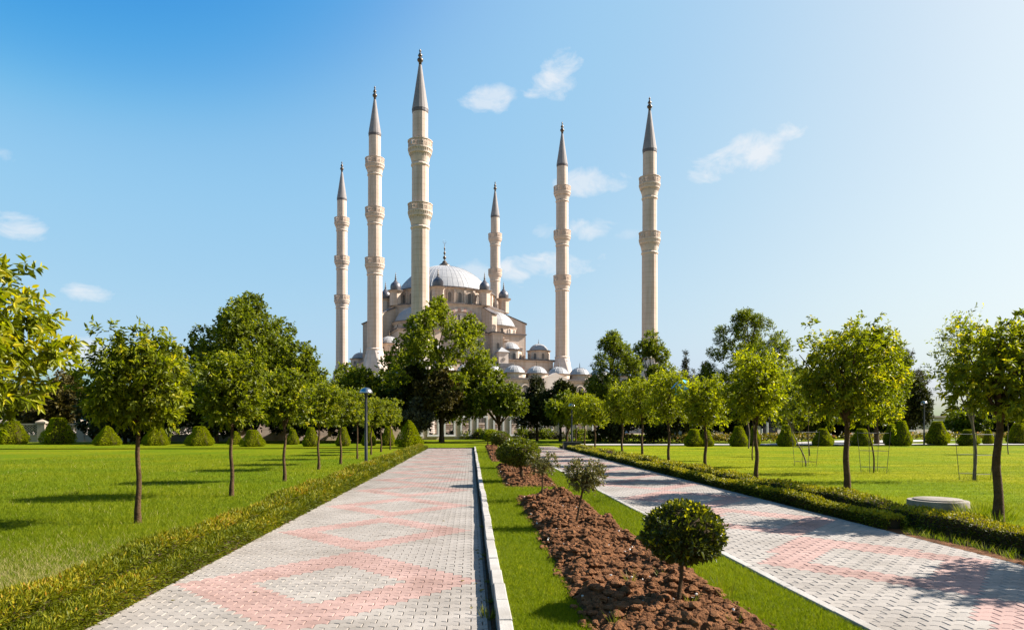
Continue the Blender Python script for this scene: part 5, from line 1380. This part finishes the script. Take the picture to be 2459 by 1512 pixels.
def minaret(label, xc, d, rz, rads, cone_z, cone_r, tip_z, top_z, balcs, flare=None, lean=0.0):
    root = thing('minaret', label, 'minaret', W(xc, d, 0), rz, 'slender stone minarets of the mosque')
    levels = [0] + [bz[0] for bz in balcs] + [cone_z]
    sh = MB()
    for i in range(len(rads)):
        z0, z1 = levels[i], levels[i + 1]
        if i == 0 and flare: z0 = flare[0]
        sh.lathe([(rads[i] * (1.035 if i == 0 else 1.0), z0), (rads[i], z1)], NS)
    sh.build('shaft', M['stone'], root)
    if flare:
        zt, zb, hw = flare
        # eight-to-square pyramid foot with sloping triangular facets
        b = MB(); n = 16
        oct_ = [(rads[0] * 1.08 * math.cos(2 * math.pi * i / n + math.pi / n), rads[0] * 1.08 * math.sin(2 * math.pi * i / n + math.pi / n)) for i in range(n)]
        sqr = []
        for i in range(n):
            a = 2 * math.pi * i / n + math.pi / n
            rr_ = hw * (1.12 if (i // 2) % 2 == 0 else .92)
            sqr.append((rr_ * math.cos(a), rr_ * math.sin(a)))
        vs = [(x, y, zt) for x, y in oct_] + [(x, y, zb) for x, y in sqr] + [(x, y, 0) for x, y in sqr]
        fs = [(i, (i + 1) % n, n + (i + 1) % n, n + i)[::-1] for i in range(n)] + [(n + i, n + (i + 1) % n, 2 * n + (i + 1) % n, 2 * n + i)[::-1] for i in range(n)]
        b.add(vs, [f[::-1] for f in fs])
        b.build('foot', M['stone_pale'], root)
        MB().lathe([(rads[0] * 1.06, zt - .15), (rads[0] * 1.17, zt), (rads[0] * 1.17, zt + .15), (rads[0] * 1.03, zt + .4)], NS, cap=False).build('ring', M['stone_trim'], root)
        for q in (.15, .55):
            z = zt + (zb - zt) * q
            for a in (-math.pi / 2 + .2, 0, math.pi):
                rr_ = rads[0] * 1.08 + (hw - rads[0]) * q
                MB().box(-.12, .12, -.06, .06, -.25, .25).build('slit', M['dark_glass'], root).matrix_local = Matrix.Translation((rr_ * 1.0 * math.cos(a), rr_ * 1.0 * math.sin(a), z)) @ Matrix.Rotation(a + math.pi / 2, 4, 'Z')
    for i, (zt, br, hr, hc) in enumerate(balcs):            # railing top, radius, railing height, corbel height
        r0 = rads[i] * 1.02; zf = zt - hr
        bb = MB().lathe([(r0, zf - hc), (r0 * 1.06, zf - hc * .82), (r0 + (br - r0) * .25, zf - hc * .7), (r0 + (br - r0) * .35, zf - hc * .45), (r0 + (br - r0) * .72, zf - hc * .38), (r0 + (br - r0) * .8, zf - hc * .12), (br, zf - hc * .08), (br, zf)], NS * 2)
        bal = bb.build('balcony', M['stone_trim'], root)
        for tier, (fr, zq, hh, ww) in enumerate(((.42, .72, .30, .5), (.84, .42, .32, .5))):
            tb = MB()
            for k in range(NS * 2):                         # carved stalactite brackets
                a = 2 * math.pi * (k + .5 * tier) / (NS * 2); c, s = math.cos(a), math.sin(a)
                rr_ = r0 + (br - r0) * fr; w = 2 * math.pi * rr_ / (NS * 2) * ww * .5; z1_ = zf - hc * (zq - hh); z0_ = zf - hc * zq; di = (br - r0) * .38
                P3 = [(rr_ + .10, -w, z1_), (rr_ + .10, w, z1_), (rr_ - di, w, z1_), (rr_ - di, -w, z1_), (rr_ - di * .5, 0, z0_)]
                tb.add([(q * c - t_ * s, q * s + t_ * c, z) for q, t_, z in P3], [(0, 1, 4), (1, 2, 4), (3, 0, 4), (3, 2, 1, 0)])
            stuff(tb.build('brackets', M['stone_trim'], bal))
        MB().lathe([(r0, zf - hc * 1.28), (r0 * 1.09, zf - hc * 1.2), (r0 * 1.09, zf - hc * 1.12), (r0, zf - hc * 1.05)], NS, cap=False).build('ring', M['stone_trim'], root)
        w = 2 * br * math.sin(math.pi / NS) * .985
        key = (round(w, 3), round(hr, 3))
        if key not in PANELS: PANELS[key] = panel_mesh(*key)
        for k in range(NS):
            a = 2 * math.pi * (k + .5) / NS; o = link('railing_panel', PANELS[key], bal)
            rr_ = br * math.cos(math.pi / NS) - .08
            o.location = (rr_ * math.cos(a), rr_ * math.sin(a), zf); o.rotation_euler = (0, 0, a + math.pi / 2)
        MB().lathe([(br - .16, zt), (br + .06, zt), (br + .06, zt + .12), (br - .16, zt + .12), (br - .16, zt)], NS, cap=False).build('handrail', M['stone_trim'], bal)
    MB().lathe([(rads[-1], cone_z - .7), (rads[-1] * 1.05, cone_z - .5), (rads[-1] * 1.06, cone_z)], NS, cap=False).build('ring', M['roof_edge'], root)
    MB().lathe([(rads[-1] * 1.08, cone_z), (rads[-1] * .82, cone_z + (tip_z - cone_z) * .28), (rads[-1] * .20, tip_z)], NS).build('spire', M['spire'], root)
    hh = top_z - tip_z; r = rads[-1]
    pr = [(.20, 0), (.20, .16), (.30, .20), (.40, .27), (.41, .33), (.30, .41), (.15, .46), (.15, .49), (.28, .54), (.30, .58), (.22, .66), (.10, .76), (.08, .80), (.16, .84), (.16, .87), (.06, .91), (.10, .94), (.04, .97), (.01, 1)]
    MB().lathe([(a * r * .95, tip_z + q * hh) for a, q in pr], 14).build('finial', M['bronze'], root, True)
    return root
def tall(label, xp, k, rz, flare=True):
    d = k * FOC
    return minaret(label, (xp - CX) * k, d, rz, [2.12, 1.98, 1.95, 1.72], 85.4, 1.8, 95.4, 99.4,
                   [(49.6, 2.85, 1.75, 2.5), (64.0, 2.80, 1.7, 2.5), (78.2, 2.78, 1.7, 2.5)], (23.4, 15.2, 4.15))
def short(label, xp, k, rz):
    d = k * FOC
    return minaret(label, (xp - CX) * k, d, rz, [1.72, 1.62, 1.52], 63.2, 1.6, 72.0, 75.2, [(44.6, 2.42, 1.35, 2.7), (56.9, 2.40, 1.4, 2.7)], (16.5, 11.0, 3.1))
short('minaret with two balconies nearest the camera, standing in front of the great dome', 1009, .0814, TH)
short('rightmost minaret with two balconies, rising alone behind the feathery trees', 1560, .0933, TH)
tall('tall minaret with three balconies just left of the one before the dome', 900, .1200, TH)
tall('tall minaret with three balconies and flared foot right of the small domes', 1350, .1341, TH)
tall('leftmost and slimmest looking minaret with three balconies', 821, .1543, TH)
tall('farthest minaret with three balconies rising behind the right side of the dome', 1189, .1670, TH)

# ------------------------------------------------------------------ perimeter wall with window openings, fence and far building
WROT = R(20)
def along(px, px0, d0, rot):                                 # distance along a wall line where a pixel column meets it
    t0 = (px0 - CX) / FOC; t = (px - CX) / FOC
    return d0 * (t - t0) / (math.cos(rot) - t * math.sin(rot))
def wx(px): return along(px, 1100, 78.5, WROT)
wall = thing('garden_wall', 'pale stone garden wall with white framed grille windows before the mosque', 'wall', W((1100 - CX) * 78.5 / FOC, 78.5, 0), WROT - YAW)
cent = [1000 + 39.1 * i for i in range(12)]
ow = .48
xs0, xs1 = wx(560), wx(1455)
ZS, ZT, ZH = .60, 2.55, 4.2
b = MB(); b.box(xs0, xs1, -.25, .25, 0, ZS); b.box(xs0, xs1, -.25, .25, ZT, ZH); b.box(xs0, xs1, -.33, .33, ZH, ZH + .25)
b.box(xs0, xs1, -.30, -.253, 0, .42)
prev = xs0
for c in cent:
    b.box(prev, wx(c) - ow, -.25, .25, ZS, ZT); prev = wx(c) + ow
b.box(prev, xs1, -.25, .25, ZS, ZT)
b.build('masonry', M['stone'], wall)
fm = MB()
for x0, x1, z0, z1 in ((-ow - .2, -ow, ZS - .2, ZT + .2), (ow, ow + .2, ZS - .2, ZT + .2), (-ow, ow, ZT, ZT + .2), (-ow, ow, ZS - .2, ZS)): fm.box(x0, x1, -.36, -.252, z0, z1)
fm.box(-ow - .26, ow + .26, -.46, -.362, ZS - .22, ZS - .08)
fmm = fm.mesh('window_frame', M['white_paint'])
gm = MB()
for x in np.linspace(-ow, ow, 7)[1:-1]: gm.box(x - .016, x + .016, -.016, .016, ZS, ZT)
for z in np.linspace(ZS, ZT, 10)[1:-1]: gm.box(-ow, ow, -.02, -.012, z - .016, z + .016)
gmm = gm.mesh('grille', M['iron'])
for c in cent:
    o = link('window_frame', fmm, wall, (wx(c), 0, 0)); link('grille', gmm, o)
for i in range(9): MB().box(wx(575 + 45 * i) - .2, wx(575 + 45 * i) + .2, -.31, -.252, .42, 3.6).build('pilaster', M['stone_trim'], wall)

FROT = R(13)
def fx(px): return along(px, 101, 66.0, FROT)
fence = thing('lattice_fence', 'white stone fence with pierced lattice panels between capped piers', 'fence', W((101 - CX) * 66.0 / FOC, 66.0, 0), FROT - YAW)
b = MB(); b.box(fx(-60), fx(560), -.2, .2, 0, .66); b.box(fx(-60), fx(560), -.25, .25, .66, .76); b.build('base_wall', M['fence_stone'], fence)
pm = MB(); pm.box(-.33, .33, -.3, .3, 0, 1.85); pm.box(-.44, .44, -.4, .4, 1.85, 2.0)
pm.add([(-.44, -.4, 2.0), (.44, -.4, 2.0), (.44, .4, 2.0), (-.44, .4, 2.0), (0, 0, 2.25)], [(0, 1, 4), (1, 2, 4), (2, 3, 4), (3, 0, 4)])
pmm = pm.mesh('pier', M['fence_stone'])
piers = [-45, 8, 101, 195, 308, 402, 496, 558]
for q in piers: link('pier', pmm, fence, (fx(q), 0, 0))
for a, c in zip(piers[:-1], piers[1:]):
    x0, x1 = fx(a) + .36, fx(c) - .36
    b = MB(); b.box(x0, x1, -.06, .06, 1.72, 1.84)
    n = int((x1 - x0) / .24)
    for i in range(n + 1):
        for s in (-1, 1):
            xa = x0 + (x1 - x0) * i / n
            for zz in np.arange(.76, 1.7, .24):
                xb = xa + s * .24
                if x0 - .01 <= xb <= x1 + .01:
                    b.add([(xa - .03, -.04, zz), (xa + .03, -.04, zz), (xb + .03, -.04, zz + .24), (xb - .03, -.04, zz + .24), (xa - .03, .04, zz), (xa + .03, .04, zz), (xb + .03, .04, zz + .24), (xb - .03, .04, zz + .24)],
                          [(0, 1, 2, 3), (7, 6, 5, 4), (1, 5, 6, 2), (0, 3, 7, 4)])
    b.build('lattice_panel', M['fence_stone'], fence)

BROT = R(22)
def bx(px): return along(px, 1850, 104.0, BROT)
hall = thing('white_building', 'long low white building with dark windows and flat roof beyond the far lawn', 'building', W((1850 - CX) * 104.0 / FOC, 104.0, .1), BROT - YAW)
b = MB(); b.box(bx(1640), bx(2600), 0, 9, 0, 2.95); b.build('wall', M['white_wall'], hall)
b = MB(); b.box(bx(1636), bx(2604), -.5, 9.4, 2.95, 3.2); b.build('roof', M['concrete'], hall)
wm = MB(); wm.box(-.65, .65, -.06, -.003, .75, 2.3); wmm = wm.mesh('window', M['dark_glass'])
wf = MB()
for x0, x1, z0, z1 in ((-.8, -.65, .62, 2.45), (.65, .8, .62, 2.45), (-.65, .65, 2.3, 2.45), (-.65, .65, .62, .75), (-.04, .04, .75, 2.3)): wf.box(x0, x1, -.12, -.062 if x0 == -.04 else -.003, z0, z1)
wfm = wf.mesh('window_frame', M['white_paint'])
for i in range(16):
    px = 1665 + 58 * i
    if 1820 < px < 1880: continue
    o = link('window', wmm, hall, (bx(px), 0, 0)); link('window_frame', wfm, o)
b = MB(); b.box(bx(1832), bx(1866), -.08, -.003, .05, 2.4); b.build('doorway', M['dark_glass'], hall)
for px in (1818, 1832, 1868, 1880): MB().lathe([(.22, 0), (.16, .15), (.15, 2.75), (.22, 2.94)], 12, bx(px), -.9).build('column', M['white_paint'], hall, False)

# ------------------------------------------------------------------ people in the distance
def person(label, loc, rz, pose, cloth, legs, hair, group=None):
    root = thing('person', label, 'person', loc, rz)
    if pose == 'stand':
        J = dict(pelvis=(0, 0, .92, .15), chest=(0, .02, 1.28, .16), neck=(0, .02, 1.47, .06), head=(0, 0, 1.60, .095), crown=(0, 0, 1.70, .075),
                 ls=(-.19, .02, 1.40, .06), le=(-.25, -.02, 1.14, .045), lh=(-.12, -.24, 1.06, .04), rs=(.19, .02, 1.40, .06), re=(.25, -.02, 1.14, .045), rh=(.10, -.24, 1.06, .04),
                 lk=(-.10, -.01, .50, .075), lf=(-.11, .02, .08, .05), lt=(-.12, -.14, .04, .04), rk=(.10, 0, .50, .075), rf=(.11, .03, .08, .05), rt=(.12, -.13, .04, .04))
    else:
        J = dict(pelvis=(0, 0, .20, .15), chest=(0, -.05, .52, .15), neck=(0, -.07, .70, .055), head=(0, -.09, .82, .095), crown=(0, -.08, .92, .075),
                 ls=(-.18, -.05, .64, .06), le=(-.25, -.2, .45, .045), lh=(-.14, -.38, .42, .04), rs=(.18, -.05, .64, .06), re=(.25, -.2, .45, .045), rh=(.14, -.38, .42, .04),
                 lk=(-.14, -.38, .46, .075), lf=(-.14, -.34, .08, .05), lt=(-.14, -.48, .04, .04), rk=(.14, -.38, .46, .075), rf=(.14, -.34, .08, .05), rt=(.14, -.48, .04, .04))
    names = list(J); E = [('pelvis', 'chest'), ('chest', 'neck'), ('neck', 'head'), ('head', 'crown'), ('chest', 'ls'), ('ls', 'le'), ('le', 'lh'), ('chest', 'rs'), ('rs', 're'), ('re', 'rh'),
                          ('pelvis', 'lk'), ('lk', 'lf'), ('lf', 'lt'), ('pelvis', 'rk'), ('rk', 'rf'), ('rf', 'rt')]
    me = bpy.data.meshes.new('body'); me.from_pydata([J[n][:3] for n in names], [(names.index(a), names.index(c)) for a, c in E], [])
    o = link('body', me, root)
    md_ = o.modifiers.new('skin', 'SKIN'); o.modifiers.new('sub', 'SUBSURF').levels = 1
    for i, n in enumerate(names): me.skin_vertices[0].data[i].radius = (J[n][3], J[n][3])
    me.skin_vertices[0].data[0].use_root = True
    dg = bpy.context.evaluated_depsgraph_get()
    ev = bpy.data.meshes.new_from_object(o.evaluated_get(dg)); o.modifiers.clear(); o.data = ev
    ev.materials.clear()
    for m in (cloth, legs, M['skin']): ev.materials.append(m)
    pz = J['pelvis'][2]; nz_ = J['neck'][2]
    for p in ev.polygons:
        c = p.center
        hand = min((Vector(J[k][:3]) - c).length for k in ('lh', 'rh')) < .07
        p.material_index = 2 if (c.z > nz_ or hand) else 1 if (c.z < pz - .02 or (pose != 'stand' and c.y < -.25 and c.z < pz + .3)) else 0
        p.use_smooth = True
    hd = J['head']
    MB().lathe([(.03, hd[2] - .02), (.095, hd[2] + .0), (.108, hd[2] + .06), (.085, hd[2] + .12), (.01, hd[2] + .155)], 12, hd[0], hd[1] + .022).build('hair', hair, root, True)
    return root, J
pr_, J = person('person in black clothes standing under the trees holding a white bag', W((1505 - CX) * 66 / FOC, 66, .08), -YAW + .3, 'stand', M['black_cloth'], M['black_cloth'], M['black_cloth'])
b = MB(); b.lathe([(.03, .34), (.06, .28), (.15, .20), (.17, .08), (.10, 0)], 10)
o = b.build('carrier_bag', M['white_plastic'], None, True, W((1503 - CX) * 66 / FOC, 65.72, .80)); tag(o, 'white carrier bag held by the person in black', 'bag')
person('person with dark hair and red top sitting on the ground by the pointed shrub', W((226 - CX) * 62.5 / FOC, 62.5, .045), -YAW + 1.1, 'sit', M['red_cloth'], M['black_cloth'], M['black_cloth'])
